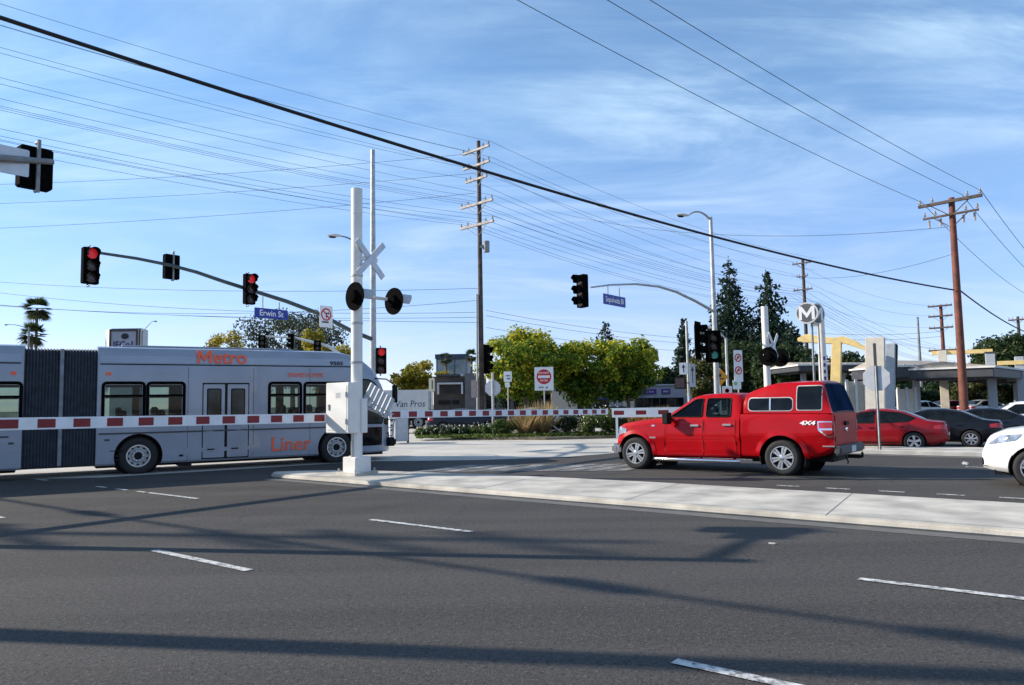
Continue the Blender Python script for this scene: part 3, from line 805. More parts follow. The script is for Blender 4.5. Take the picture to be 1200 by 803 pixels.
def make_bus(loc, rz):
    root = thing('articulated_bus', 'silver articulated city bus with orange lettering crossing behind the gate', 'bus', loc, rz)
    W = 1.27; P = M['bus_silver']
    zt = [(-14.6, 3.24), (0, 3.24), (.35, 3.18), (.8, 3.02), (1.2, 2.72), (1.5, 2.30), (1.7, 1.85), (1.85, 1.2), (1.88, .9)]
    wd = [(-14.6, W), (.6, W), (1.1, 1.22), (1.45, 1.08), (1.7, .86), (1.85, .6), (1.88, .5)]
    fz, fw = smooth_curve(zt, .15, -14.6, 1.88), smooth_curve(wd, .12, -14.6, 1.88)

    def section(name, xs, holes, inner=()):
        mb = loft([bus_sec(x, max(fz(x), 1.0), fw(x), .25 if x < 1.2 else .28) for x in xs]) if False else loft([front_sec(x) for x in xs])
        bv = bvh_of(mb); o = mb.build(name, P, root, True, 30); cut(o, [well(c, .46, .56, -1.5, 1.5) for c in holes], inner); return o, bv

    def front_sec(x):
        t, w = fz(x), fw(x)
        if t >= 3.0: return bus_sec(x, t, w)
        k = [.25, .25, .30, .55, 1.15, 1.9, 2.45, 2.77, 2.94, 3.10, 3.20, 3.24, 3.265, 3.27]
        s = bus_sec(x, 3.24, w)[1]; f_ = (t - .25) / (3.24 - .25)
        return (x, [(y, .25 + (z - .25) * f_) for y, z in s])
    xs_f = [-6.12, -6.10] + [-6 + .5 * i for i in range(13)] + [.2 + .09 * i for i in range(19)] + [1.86, 1.88]
    FW = ((-6.0, -5.07), (-4.99, -4.12), (-1.93, -1.06), (-.95, .28)); RW = ((-8.95, -7.72), (-10.3, -9.05), (-11.7, -10.4), (-13.4, -12.1))
    wb_ = lambda a, c: box_mb((a + .05, -1.6, 1.45), (c - .05, 1.6, 2.26))
    bf, bv = section('front_body', xs_f, [-5.17, 0], [box_mb((-6.02, -1.14, 1.12), (.42, 1.14, 2.5))] + [wb_(*q) for q in FW])
    xs_r = [-14.6, -14.5] + [-14 + .7 * i for i in range(9)] + [-7.72, -7.68]
    br, bvr = section('rear_body', xs_r, [-12.4], [box_mb((-14.2, -1.14, 1.12), (-7.75, 1.14, 2.5))] + [wb_(*q) for q in RW])
    # bellows: folded fabric
    secs = []; n = 46
    for i in range(n + 1):
        x = -7.68 + 1.56 * i / n; k = (i % 2) * .055
        mid = abs(i - n / 2) < 1.2
        s = bus_sec(x, 3.17 - k * .7, 1.225 - k)[1]; secs.append((x, s))
    be = loft(secs).build('bellows', M['bellows'], root, False)
    mb = MB(); mb.box((-6.94, -1.236, .3), (-6.86, 1.236, 3.14)); mb.build('bellows_frame', M['bellows_hi'], root)
    for x in (-7.70, -6.11):
        r_ = MB()
        sx = bus_sec(x, 3.235, 1.262)
        r_.v = []; r_ = loft([(x - .02, sx[1]), (x + .02, sx[1])]); r_.build('bellows_ring', M['bus_fairing'], root)
    # roof fairing line, belt lines
    for b_, a, c in ((bv, -6.08, .55), (bvr, -14.5, -7.74)):
        for ray in ('y-', 'y+'):
            part(b_, [(a, 2.82), (c, 2.82), (c, 3.0), (a, 3.0)], ray, 'roof_fairing', M['bus_fairing'], root, .010, .012, .4, 4)
            part(b_, [(a, 2.765), (c, 2.765), (c, 2.795), (a, 2.795)], ray, 'drip_rail', M['black'], root, .004, .01, .4, 1)
            part(b_, [(a, 1.02), (c - .2, 1.02), (c - .2, 1.06), (a, 1.06)], ray, 'rub_rail', M['dark_grey'], root, .012, .014, .4, 1)
    for b_, xx in ((bv, (-4.03, -2.36, -.8)), (bvr, (-8.6, -10.2, -11.4))):
        for x in xx: part(b_, [(x, .3), (x + .012, .3), (x + .012, 2.72), (x, 2.72)], 'y-', 'panel_joint', M['dark_grey'], root, .002, .006, .1, 6)
    # windows on both sides
    def win(b_, a, z0, c, z1, ray, m='glass_green'):
        p = rrect(a, z0, c, z1, .09)
        f_ = rim(b_, p, ray, .042, 'window', M['flat_black'], root)
        zm = z0 + (z1 - z0) * .64
        part(b_, rrect(a + .03, z0 + .03, c - .03, zm - .025, .05), ray, 'pane', M['clear'], f_, -.012, .004, .2, 3)
        part(b_, rrect(a + .03, zm + .025, c - .03, z1 - .03, .05), ray, 'pane', M['clear'], f_, -.012, .004, .2, 3)
        part(b_, [(a, zm - .028), (c, zm - .028), (c, zm + .028), (a, zm + .028)], ray, 'glazing_bar', M['flat_black'], f_, .008, .03, .3, 1)
    for ray in ('y-', 'y+'):
        for a, c in FW: win(bv, a, 1.40, c, 2.31, ray)
        for a, c in RW: win(bvr, a, 1.40, c, 2.31, ray)
    for x in (-5.5, -4.6, -1.9, -1.1, -.3, -8.6, -9.5, -10.6, -11.5):
        for y in (-.95, -.48, .48, .95):
            sb = MB(); sb.box((x - .05, y - .2, 1.12), (x + .05, y + .2, 1.62 if y < 0 else 1.7)); sb.build('seat', M['seat_blue'], root, bevel=.03)
    for x in (-5.0, -3.9, -2.2, -.8, -9.0, -11.0):
        sb = MB(); sb.tube([(x, -.3, 1.12), (x, -.3, 2.5)], .018, 6); sb.build('grab_pole', M['yellow'], root)
    sb = MB(); sb.tube([(-6, -.35, 2.3), (.4, -.35, 2.3)], .016, 6); sb.build('grab_rail', M['steel'], root)
    # double doors: mid door, and front door behind the mast
    def doors(b_, a, c, z0, z1):
        part(b_, [(a, z0), (c, z0), (c, z1), (a, z1)], 'y-', 'door_surround', M['black'], root, .004, .02, .2, 4)
        mid = (a + c) / 2
        for q, w_ in ((a + .025, mid - .035), (mid + .035, c - .025)):
            d_ = part(b_, rrect(q, z0 + .03, w_, z1 - .04, .03), 'y-', 'door', P, root, .012, .02, .2, 4)
            f_ = part(b_, rrect(q + .085, 1.36, w_ - .085, z1 - .15, .05), 'y-', 'window', M['black'], d_, .017, .01, .2, 3)
            part(b_, rrect(q + .115, 1.40, w_ - .115, z1 - .18, .04), 'y-', 'pane', M['glass_green'], d_, .021, .006, .2, 3)
            hb = MB(); xx = (q + w_) / 2; hb.box((xx - .16, -W - .03, z0 + .24), (xx + .02, -W - .01, z0 + .27)); hb.build('handle', M['black'], d_)
    doors(bv, -3.67, -2.47, .30, 2.31)
    # drivers-side glass of the rounded nose
    p = rpoly([(.72, 1.10), (1.48, 1.08), (1.58, 1.5), (1.40, 2.12), (1.08, 2.42), (.72, 2.44)], [.06, .06, .2, .3, .2, .06])
    for ray in ('y-', 'y+'):
        f_ = part(bv, p, ray, 'nose_window', M['black'], root, .006, .02, .06, 6)
        part(bv, grow(p, -.05), ray, 'pane', M['glass_green'], f_, .011, .008, .06, 6)
        p2 = rpoly([(.72, .46), (1.45, .46), (1.45, 1.0), (.72, 1.0)], .05)
        part(bv, p2, ray, 'lower_door_pane', M['glass'], root, .006, .02, .06, 4)
    part(bv, rpoly([(-1.0, 1.05), (1.0, 1.05), (.98, 2.3), (-.98, 2.3)], .1), 'x+', 'windscreen', M['glass'], root, .008, .02, .08, 8)
    part(bv, rrect(-.75, 2.40, .75, 2.66, .05), 'x+', 'destination_sign', M['black'], root, .010, .02, .08, 4)
    part(bv, rrect(-.30 , 2.12, .10, 2.22, .02), 'y-', 'route_sign', M['sign_led'], root, .016, .01, .08, 2)
    for sd in (-1, 1):
        a, b = sorted((sd * .55, sd * .88)); part(bv, rrect(a, .62, b, .82, .05), 'x+', 'headlight', M['lamp_clear'], root, .012, .02, .05)
        for x, y in ((0, .0), (-5.17, 0)):
            wheel(root, x, sd * (W - .03), .46, .28, sd, 'bus'); well_liner(root, x, .46, .56, sd, sd * W, .38)
        wheel(root, -12.4, sd * (W - .03), .46, .28, sd, 'bus'); well_liner(root, -12.4, .46, .56, sd, sd * W, .38)
        ml = MB(); ml.tube([(1.15, sd * 1.12, 2.45), (1.5, sd * 1.30, 2.42), (1.78, sd * 1.36, 2.22)], .022, 8)
        ml.box((1.70, sd * 1.36 - .10, 1.72), (1.80, sd * 1.36 + .10, 2.24)); ml.build('mirror', M['black'], root, bevel=.03)
    for x, z, l in ((-5.82, .60, .32), (.62, .60, .2)):
        part(bv, [(x, z), (x + l, z), (x + l, z + .02), (x, z + .02)], 'y-', 'hatch_line', M['black'], root, .004, .006, .2, 1)
    for x, z in ((-5.72, .36), (-5.72, .46), (-4.22, .40)):
        part(bv, rrect(x, z, x + .10, z + .05, .01), 'y-', 'marker_lamp', M['black'], root, .01, .012, .1, 1)
    for b_, x in ((bv, -5.95), (bvr, -7.95)):
        part(b_, rrect(x, 2.50, x + .12, 2.58, .02), 'y-', 'marker_lamp', M['orange'], root, .01, .012, .1, 1)
        part(b_, rrect(x, .86, x + .12, .91, .02), 'y-', 'vent', M['dark_grey'], root, .006, .012, .1, 1)
    un = MB(); un.box((-6.1, -1.0, .18), (1.5, 1.0, .4)); un.box((-14.4, -1.0, .18), (-7.8, 1.0, .4)); un.box((-4.2, -1.2, .14), (-3.9, -.6, .3)); un.build('underbody', M['black'], root)
    bs = MB(); bs.box((1.70, -.95, .40), (1.98, .95, .66)); bs.build('front_bumper', M['black'], root, bevel=.05)
    rk = MB()
    for y in (-.75, .75): rk.tube([(1.9, y, .62), (2.0, y, 1.22)], .02, 6)
    for z in (.7, .95, 1.2): rk.tube([(1.9 + (z - .62) * .17, -.75, z), (1.9 + (z - .62) * .17, .75, z)], .016, 6)
    rk.build('bicycle_rack', M['steel'], root)
    Tn = lambda x, z, y=-W - .012: frame((x, y, z), (1, 0, 0), (0, 0, 1))
    text('etro', .50, frame((-2.98, -1.262, 2.985), (1, 0, 0), (0, .10, 1)), M['orange'], root, 'lettering', .012, 1.0, 0, .008); letter_m(.47, frame((-3.63, -1.262, 3.0), (1, 0, 0), (0, .10, 1)), M['orange'], root, .012, .92)
    text('Liner', .54, Tn(-1.33, .60), M['orange'], root, 'lettering', .008, 1.0, 0, .003)
    text('metro.net', .24, Tn(-.92, 2.55, -1.286), M['orange'], root, 'lettering', .006, 1.05, 0, .0)
    text('9503', .15, frame((-.02, -1.274, 2.87), (1, 0, 0), (0, .06, 1)), M['ink'], root, 'lettering', .008, 1.3, 0, .002)
    rf = MB(); rf.box((-5.6, -.85, 3.24), (-1.2, .85, 3.30)); rf.build('roof_cover', M['bus_fairing'], root, bevel=.05)
    return root


# ------------------------------------------------------------------ ground
def sheet(name, poly, z, m, kind='structure'):
    mb = MB(); mb.add([(p[0], p[1], z) for p in poly], [tuple(range(len(poly)))])
    o = mb.build(name, m); tag(o, kind=kind)
    me = o.data
    if me.polygons[0].normal.z < 0: me.flip_normals()
    return o


def slab(name, poly, z0, z1, m, bev=.02):
    mb = MB(); mb.prism([(p[0], p[1]) for p in poly], z0, z1)
    return structure(mb.build(name, m, bevel=bev))


def make_ground():
    k = [(1800 * math.cos(2 * PI * i / 64), 1800 * math.sin(2 * PI * i / 64)) for i in range(64)]
    sheet('ground', k, 0, M['dirt'])
    sheet('road', [dn(-70, 1.2), dn(75, 1.2), dn(75, 24), dn(-70, 24)], .004, M['asphalt'])
    # concrete busway and cross street apron beyond the asphalt
    P = [gnd(-60, 564), gnd(120, 560), gnd(300, 549), gnd(430, 541), gnd(560, 539.5), gnd(660, 536), gnd(725, 531), gnd(790, 524), gnd(800, 514), gnd(730, 510), gnd(560, 509), gnd(380, 508), Vector((-38, 40, 0)), Vector((-46, 22, 0)), Vector((-30, 12.5, 0)), Vector((-17, 14.2, 0))]
    sheet('busway', P, .008, M['pale_concrete'])
    sheet('cross_street', [Vector((-60, 38, 0)), Vector((70, 38.5, 0)), Vector((70, 53, 0)), Vector((-60, 53, 0))], .004, M['asphalt2'])
    # raised median with a tapered nose
    nose = [dn(-34, 10.62), dn(15.0, 10.62), dn(15.7, 10.75), dn(16.0, 11.05), dn(15.8, 11.4), dn(14.6, 12.35), dn(12.5, 12.75), dn(9.5, 13.2), dn(7, 13.35), dn(-34, 13.35)]
    slab('median', nose, 0, .10, M['concrete'], .03)
    jt = MB()
    for d in np.arange(-6, 14, 3.05):
        a, b = dn(d, 10.66), dn(d + .35, 13.3 if d < 9 else 12.6); t = (b - a).normalized(); s = Vector((-t.y, t.x, 0)) * .008
        jt.add([(*(a + s).xy, .102), (*(b + s).xy, .102), (*(b - s).xy, .102), (*(a - s).xy, .102)], [(3, 2, 1, 0)])
    for n_ in (10.80,):
        a, b = dn(-30, n_), dn(15.4, n_); s = N * .006
        jt.add([(*(a - s).xy, .102), (*(b - s).xy, .102), (*(b + s).xy, .102), (*(a + s).xy, .102)], [(0, 1, 2, 3)])
    structure(jt.build('median_joint_lines', mat('joint_dark', (.16, .155, .145), .9)))
    sheet('gutter', [dn(-40, 10.22), dn(15.4, 10.32), dn(15.4, 10.62), dn(-40, 10.62)], .008, M['gutter'])
    sheet('gutter', [dn(-40, 23.6), dn(7.4, 23.6), dn(7.6, 24.0), dn(-40, 24.0)], .008, M['gutter'])
    # far kerb, pavement and the station car park
    slab('kerb', [dn(-60, 24.0), dn(7.6, 24.0), dn(8.3, 24.5), dn(8.3, 25.0), dn(8.1, 25.0), dn(8.0, 24.6), dn(7.5, 24.17), dn(-60, 24.17)], 0, .14, M['curb'], .02)
    slab('pavement', [dn(-60, 24.175), dn(7.4, 24.175), dn(7.95, 24.65), dn(7.9, 26.4), dn(-60, 26.4)], 0, .135, M['concrete'], .01)
    sheet('car_park', [dn(-60, 26.4), dn(7.9, 26.4), dn(9.0, 31), Vector((18, 47, 0)), Vector((75, 47, 0))], .006, M['asphalt2'])
    # the near pavement the camera stands on
    slab('near_pavement', [dn(-60, 1.2), dn(75, 1.2), dn(75, -4), dn(-60, -4)], 0, .14, M['concrete'], .02)
    # planting strip kerb
    Pl = [gnd(488, 513.5), gnd(560, 515.5), gnd(640, 516), gnd(740, 513.5), gnd(830, 509), gnd(835, 506), gnd(740, 507.5), gnd(600, 507.5), gnd(486, 509)]
    slab('planting_bed', Pl, 0, .12, M['soil'], .02)
    # lane dashes
    q = 0

    def dash(d0, d1, n_, w=.10):
        nonlocal q
        o = sheet('lane_dash', [dn(d0, n_ - w / 2), dn(d1, n_ - w / 2), dn(d1, n_ + w / 2), dn(d0, n_ + w / 2)], .012, M['lane_white']); return o
    for n_, s in ((4.54, 2.31), (7.53, 1.96)):
        for i in range(-3, 6):
            d = s + 6.6 * i
            dash(d - 1.92, d, n_)
    for i, d in enumerate((17.3, 16.4, 15.5)):
        dash(d - .45, d, 7.53, .09)
    for i in range(-14, 3):       # broken lane line on the far carriageway
        dash(.9 * i + 3.0, .9 * i + 3.42, 14.7, .10)
    for i in range(-3, 4):
        dash(6.6 * i + 1, 6.6 * i + 2.9, 20.6)
    # worn ladder crosswalk
    for i in range(9):
        a = gnd(495 + 28 * i, 553.5 - .15 * i); b = gnd(556 + 27 * i, 545.5 - .2 * i)
        w = Vector((.28, .02, 0))
        sheet('crosswalk_bar', [a - w, a + w, b + w, b - w], .012, M['crosswalk'])
    structure(slab('far_pavement', [gnd(470, 509), gnd(850, 506), gnd(850, 500.5), gnd(470, 503)], 0, .10, M['concrete'], .02))


# ------------------------------------------------------------------ leaves
def leaf_mesh(pts, nors, size, tint, rng, aspect=.55, jitter=.8):
    n = len(pts)
    nor = nors + rng.normal(size=(n, 3)) * jitter; nor /= np.linalg.norm(nor, axis=1)[:, None]
    ref = rng.normal(size=(n, 3)); a = np.cross(nor, ref); a /= np.linalg.norm(a, axis=1)[:, None]; b = np.cross(nor, a)
    s = size * rng.uniform(.65, 1.35, n)[:, None]
    v = np.empty((n, 4, 3)); v[:, 0] = pts + a * s; v[:, 1] = pts + b * s * aspect; v[:, 2] = pts - a * s; v[:, 3] = pts - b * s * aspect
    return v.reshape(-1, 3), tint


def mesh_quads(name, v, tint, m, parent):
    n = len(v) // 4
    me = bpy.data.meshes.new(name); me.vertices.add(len(v)); me.vertices.foreach_set('co', v.astype(np.float32).ravel())
    me.loops.add(n * 4); me.loops.foreach_set('vertex_index', np.arange(n * 4, dtype=np.int32))
    me.polygons.add(n); me.polygons.foreach_set('loop_start', np.arange(0, n * 4, 4, dtype=np.int32)); me.polygons.foreach_set('loop_total', np.full(n, 4, dtype=np.int32))
    at_ = me.attributes.new('tint', 'FLOAT', 'FACE'); at_.data.foreach_set('value', np.clip(tint, 0, 1).astype(np.float32))
    me.update(); me.validate(); me.materials.append(m)
    o = bpy.data.objects.new(name, me); COL.objects.link(o)
    if parent: o.parent = parent
    return o


def crown(name, clumps, n, size, m, parent, seed, spread=.25, squash=1.):
    """clumps: (x,y,z,rx,ry,rz,tint)"""
    rng = np.random.default_rng(seed); C_ = np.array(clumps)
    w = (C_[:, 3] * C_[:, 5]) ** 1.0; idx = rng.choice(len(C_), n, p=w / w.sum())
    d_ = rng.normal(size=(n, 3)); d_ /= np.linalg.norm(d_, axis=1)[:, None]
    r = rng.uniform(0, 1, n) ** .38 * (1 + rng.normal(size=n) * .10)
    pts = C_[idx, :3] + d_ * C_[idx, 3:6] * r[:, None]
    tint = C_[idx, 6] + rng.normal(size=n) * spread
    v, t = leaf_mesh(pts, d_ + np.array([0, 0, .5]), size, tint, rng)
    return mesh_quads(name, v, t, m, parent)


def trunk_mb(h, r, limbs, lean=(0, 0), seed=0):
    rd = random.Random(seed); mb = MB()
    pts = [(lean[0] * t * h + rd.uniform(-1, 1) * .03 * h * t, lean[1] * t * h + rd.uniform(-1, 1) * .03 * h * t, h * t) for t in (0, .12, .35, .7, 1)]
    pts[0] = (0, 0, -.05)
    mb.tube(pts, [r * 1.45, r * 1.05, r * .9, r * .75, r * .5], 9)
    top = Vector(pts[-1])
    for k in range(limbs):
        a = 2 * PI * k / limbs + rd.uniform(-.4, .4); s = rd.uniform(.5, .9) * h * .75
        st = Vector(pts[3]).lerp(top, rd.uniform(0, 1)); e = st + Vector((math.cos(a) * s * .8, math.sin(a) * s * .8, s * rd.uniform(.6, 1.2)))
        mid = st.lerp(e, .5) + Vector((0, 0, .12 * s)); mb.tube([st, mid, e], [r * .5, r * .32, r * .12], 6)
    return mb


def broad_tree(label, base, w, z0, z1, m, n, size, seed, group=None, name='broadleaf_tree', tint=.35, nclump=34, gap=.0, trunk_r=.14, tint_top=.0, cat='tree'):
    rd = random.Random(seed); root = thing(name, label, cat, base, 0, group)
    h = z1 - z0; cz = (z0 + z1) / 2
    cl = []
    for k in range(nclump):
        while True:
            p = Vector((rd.uniform(-1, 1), rd.uniform(-1, 1), rd.uniform(-1, 1)))
            if .35 < p.length < 1: break
        p = p * .80 if k % 5 else p * .95
        q = rd.uniform(.17, .32)
        x, y, z = p.x * w / 2, p.y * w / 2, p.z * h / 2
        if z < 0: x *= .9; y *= .9
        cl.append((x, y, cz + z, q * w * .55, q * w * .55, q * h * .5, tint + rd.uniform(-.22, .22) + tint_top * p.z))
    crown('crown', cl, n, size, m, root, seed)
    trunk_mb(z0 + h * .35, trunk_r, 6, seed=seed).build('trunk', M['bark'], root, True)
    return root


def conifer(label, base, w, h, z0, n, size, seed, m='leaf_conifer', group=None, power=.9, tint=.35):
    rd = random.Random(seed); root = thing('conifer_tree', label, 'tree', base, 0, group)
    cl = []; z = z0
    while z < h - .2:
        t = (z - z0) / (h - z0); R_ = w / 2 * max(.05, (1 - t) ** power) * rd.uniform(.75, 1.15); k = max(3, int(7 * (1 - t) + 2))
        for j in range(k):
            a = 2 * PI * j / k + rd.uniform(-.5, .5); q = R_ * rd.uniform(.45, 1.05)
            br = max(.20 * w * (1 - t) + .22, .3)
            for f_ in (.45, .9):
                cl.append((math.cos(a) * q * f_, math.sin(a) * q * f_, z - .12 * q * f_ + rd.uniform(-.15, .15), br, br, br * .62 + .1, tint + rd.uniform(-.22, .25)))
        z += max(.35, (h - z0) * .052) * rd.uniform(.8, 1.2)
    cl.append((0, 0, h - .2, .12, .12, .4, tint))
    crown('crown', cl, n, size, M[m], root, seed)
    mb = MB(); mb.tube([(0, 0, -.05), (0, 0, h * .5), (0, 0, h - .3)], [.018 * h, .012 * h, .02], 8); mb.build('trunk', M['bark'], root, True)
    return root


def palm(label, base, h, R_, seed, skirts=True, lower=False, group=None, n=46):
    rd = random.Random(seed); rng = np.random.default_rng(seed); root = thing('palm_tree', label, 'palm', base, 0, group)
    mb = MB(); mb.tube([(0, 0, -.05), (0, 0, h * .3), (0, 0, h * .7), (0, 0, h)], [.26, .2, .17, .16], 9); mb.build('trunk', M['palm_bark'], root, True)
    vs = []; ts = []
    for k in range(n):
        a = rd.uniform(0, 2 * PI); el = rd.uniform(-.9, 1.3); L = R_ * rd.uniform(.75, 1.1)
        dir_ = Vector((math.cos(a) * math.cos(el), math.sin(a) * math.cos(el), math.sin(el)))
        stem = Vector((0, 0, h)) + dir_ * L * .45; sd = dir_.cross(Vector((0, 0, 1))); sd = sd.normalized() if sd.length > .01 else Vector((1, 0, 0)); upv = sd.cross(dir_)
        for j in range(13):           # fan blades
            b = -1.35 + 2.7 * j / 12; dd = (dir_ * math.cos(b) + sd * math.sin(b)).normalized()
            tip = stem + dd * L * .58 + Vector((0, 0, -.12 * L)); wv = upv.cross(dd) * .035 * L
            if wv.length < 1e-4: continue
            m_ = stem.lerp(tip, .5) + upv * .02
            vs += [tuple(stem), tuple(m_ + wv), tuple(tip), tuple(m_ - wv)]; ts.append(.35 + rd.uniform(-.25, .35) - (.0 if el > -.3 else -.3))
    mesh_quads('crown', np.array(vs), np.array(ts), M['leaf_palm'], root)
    return root


def shrub(name, label, base, w, h, m, n, size, seed, cat='shrub', group=None, grassy=False, flowers=None, tint=.4):
    w *= 1.25; h *= 1.15
    rd = random.Random(seed); rng = np.random.default_rng(seed); root = thing(name, label, cat, base, 0, group)
    if grassy:
        a = rng.uniform(0, 2 * PI, n); r = rng.uniform(0, 1, n) ** .6 * w * .28; x0 = np.stack([r * np.cos(a) * .6, r * np.sin(a) * .6, np.zeros(n)], 1)
        L = h * rng.uniform(.4, 1.15, n); tilt = rng.uniform(.03, 1.0, n) ** 1.3; a2 = a + rng.normal(size=n) * .5
        tip = x0 + np.stack([np.cos(a2) * np.sin(tilt) * L, np.sin(a2) * np.sin(tilt) * L * 1., np.cos(tilt) * L], 1)
        mid = (x0 + tip) / 2 + np.array([0, 0, .08 * h]); wv = np.stack([-np.sin(a2), np.cos(a2), np.zeros(n)], 1) * size
        v = np.stack([x0, mid + wv, tip, mid - wv], 1).reshape(-1, 3)
        mesh_quads('foliage', v, tint + rng.normal(size=n) * .3, M[m], root)
    else:
        cl = []
        for k in range(12):
            a = rd.uniform(0, 2 * PI); q = rd.uniform(0, .36) * w
            cl.append((math.cos(a) * q, math.sin(a) * q, h * rd.uniform(.25, .75), w * .17, w * .17, h * .27, tint + rd.uniform(-.25, .25)))
        crown('foliage', cl, n, size, M[m], root, seed)
    st = MB()
    for k in range(5):
        a = rd.uniform(0, 2 * PI); st.tube([(0, 0, -.03), (math.cos(a) * w * .12, math.sin(a) * w * .12, h * .35), (math.cos(a) * w * .28, math.sin(a) * w * .28, h * .7)], [.02, .014, .005], 5)
    st.build('stem', M['bark'], root)
    if flowers:
        fl = MB()
        for k in range(flowers[1]):
            a = rd.uniform(0, 2 * PI); q = rd.uniform(.05, .46) * w; z = h * rd.uniform(.45, 1.05); s = rd.uniform(.025, .05)
            T = Matrix.Translation((math.cos(a) * q, math.sin(a) * q, z)) @ Matrix.Rotation(rd.uniform(0, 3), 4, 'X') @ Matrix.Rotation(rd.uniform(0, 3), 4, 'Y')
            fl.lathe([(.004, -.3 * s), (s, 0), (.004, .3 * s)], 6, 0, T)
        fl.build('blossoms', M[flowers[0]], root)
    return root


# ------------------------------------------------------------------ street furniture
def face_rz(f): return math.atan2(f[1], f[0]) + PI / 2      # local -y looks along f


def signal(label, pos, f, h=1.07, lit=None, w=None, plate=False, group=None, cat='traffic light', name='traffic_signal', bracket=None):
    w = w or h * .34; root = thing(name, label, cat, pos, face_rz(f), group)
    mb = MB(); mb.box((-w / 2, -.10, -h / 2), (w / 2, .12, h / 2)); mb.build('housing', M['flat_black'], root, bevel=.02)
    if plate:
        b = MB(); b.box((-w * .82, .02, -h / 2 - .13), (w * .82, .035, h / 2 + .13)); b.build('backplate', M['flat_black'], root)
    r = min(w * .43, h * .145)
    for k in range(3):
        z = h / 2 - h * (k + .5) / 3; T = frame((0, -.10, z), (-1, 0, 0), (0, 0, 1)) @ Matrix.Identity(4)
        # z axis of T must look along -y
        T = frame((0, -.10, z), (1, 0, 0), (0, 0, 1))
        on = (lit == 'red' and k == 0) or (lit == 'green' and k == 2)
        ln = MB(); ln.lathe([(.01, .018), (r * .6, .014), (r, .004), (r, -.01)], 20, 0, T)
        ln.build('lens', M['lens_red_on'] if on and k == 0 else M['lens_green_on'] if on else M['lens_off'], root, True)
        vs = []; n = 14
        for i in range(n + 1):
            a = -.5 + (PI + 1.0) * i / n
            for rr in (r * 1.02, r * 1.09):
                for dz in (0, .24 if 2 < i < n - 2 else .15): vs.append((rr * math.cos(a), rr * math.sin(a), dz))
        fs = []
        for i in range(n):
            q = 4 * i
            for a, b in ((0, 1), (1, 3), (3, 2), (2, 0)): fs.append((q + a, q + b, q + 4 + b, q + 4 + a))
        vv = MB(); vv.add(vs, fs, 0, T); vv.build('visor', M['flat_black'], root)
    if bracket:
        bk = MB(); bk.tube([(0, .16, -h / 2 - .08), (0, .16, h / 2 + .10)], .03, 8)
        for z in (-h / 2 - .05, h / 2 + .07): bk.tube([(0, .16, z), (0, .05, z)], .025, 8)
        bk.build('bracket', M['steel_dark'], root)
    return root


def sign(name, label, pos, f, w, h, m, cat='sign', post=None, shape='rect', back=None, group=None, th=.012, r=.03, post_r=.03, post_m=None):
    """a plate centred on pos; with post = height of the post foot below pos it also stands on the ground"""
    root = thing(name, label, cat, (pos[0], pos[1], 0 if post else pos[2]), face_rz(f), group); z = pos[2] if post else 0
    if shape == 'rect': poly = rrect(-w / 2, -h / 2, w / 2, h / 2, r)
    elif shape == 'octagon': poly = [(w / 2 / math.cos(PI / 8) * math.cos(PI / 8 + k * PI / 4), w / 2 / math.cos(PI / 8) * math.sin(PI / 8 + k * PI / 4)) for k in range(8)]
    elif shape == 'diamond': poly = rpoly([(0, -h / 2), (w / 2, 0), (0, h / 2), (-w / 2, 0)], .04)
    elif shape == 'pentagon': poly = rpoly([(-w / 2, -h / 2), (w / 2, -h / 2), (w / 2, h * .08), (0, h / 2), (-w / 2, h * .08)], .03)
    T = frame((0, 0, z), (1, 0, 0), (0, 0, 1))
    mb = MB(); mb.prism(poly, 0, th, 0, T); mb.build('plate', m, root)
    if back:
        mb = MB(); mb.prism([(x * .995, y * .995) for x, y in poly], -.004, 0, 0, T); mb.build('plate_back', back, root)
    if post:
        mb = MB(); mb.tube([(0, post_r + .006, -.02), (0, post_r + .006, z + h * .5)], post_r, 8); mb.build('post', post_m or M['steel'], root, True)
    root['_z'] = z
    return root


def face_T(root, x, y, z=.0155): return frame((x, -z, root['_z'] + y), (1, 0, 0), (0, 0, 1))


def disc(mb, T, r, x, y, z, h, n=28, r0=0.): mb.lathe([(r, z), (r, z + h), (max(r0, .001), z + h), (max(r0, .001), z)], n, 0, T @ Matrix.Translation((x, y, 0)))


def cobra(parent, p0, p1, m, rise=.3, lamp=True):
    p0, p1 = Vector(p0), Vector(p1); mid = p0.lerp(p1, .5) + Vector((0, 0, rise)); pts = [p0 * (1 - t) ** 2 + mid * 2 * t * (1 - t) + p1 * t * t for t in [i / 10 for i in range(11)]]
    mb = MB(); mb.tube(pts, [.05 - .002 * i for i in range(11)], 8); mb.build('lamp_arm', m, parent, True)
    d_ = (p1 - p0); d_.z = 0; d_.normalize(); T = frame(p1, d_, Vector((-d_.y, d_.x, 0)))
    mb = MB(); mb.lathe([(.02, -.05), (.11, -.02), (.12, .03), (.07, .075), (.01, .085)], 14, 0, T @ Matrix.Translation((.28, 0, 0)) @ Matrix.Diagonal((2.6, 1.1, 1.0, 1)))
    h_ = mb.build('lamp_head', M['lum'], parent, True)
    mb = MB(); mb.lathe([(.01, -.10), (.06, -.085), (.08, -.05), (.01, -.049)], 12, 0, T @ Matrix.Translation((.36, 0, 0)) @ Matrix.Diagonal((2.0, 1.1, 1.0, 1))); mb.build('lens', M['glass'], h_, True)


def insulator(mb, p, h=.2, r=.06):
    mb.lathe([(r * .3, 0), (r * .3, h * .2), (r, h * .25), (r * .5, h * .45), (r * .9, h * .5), (r * .45, h * .7), (r * .6, h * .8), (r * .3, h)], 8, 0, Matrix.Translation(p))


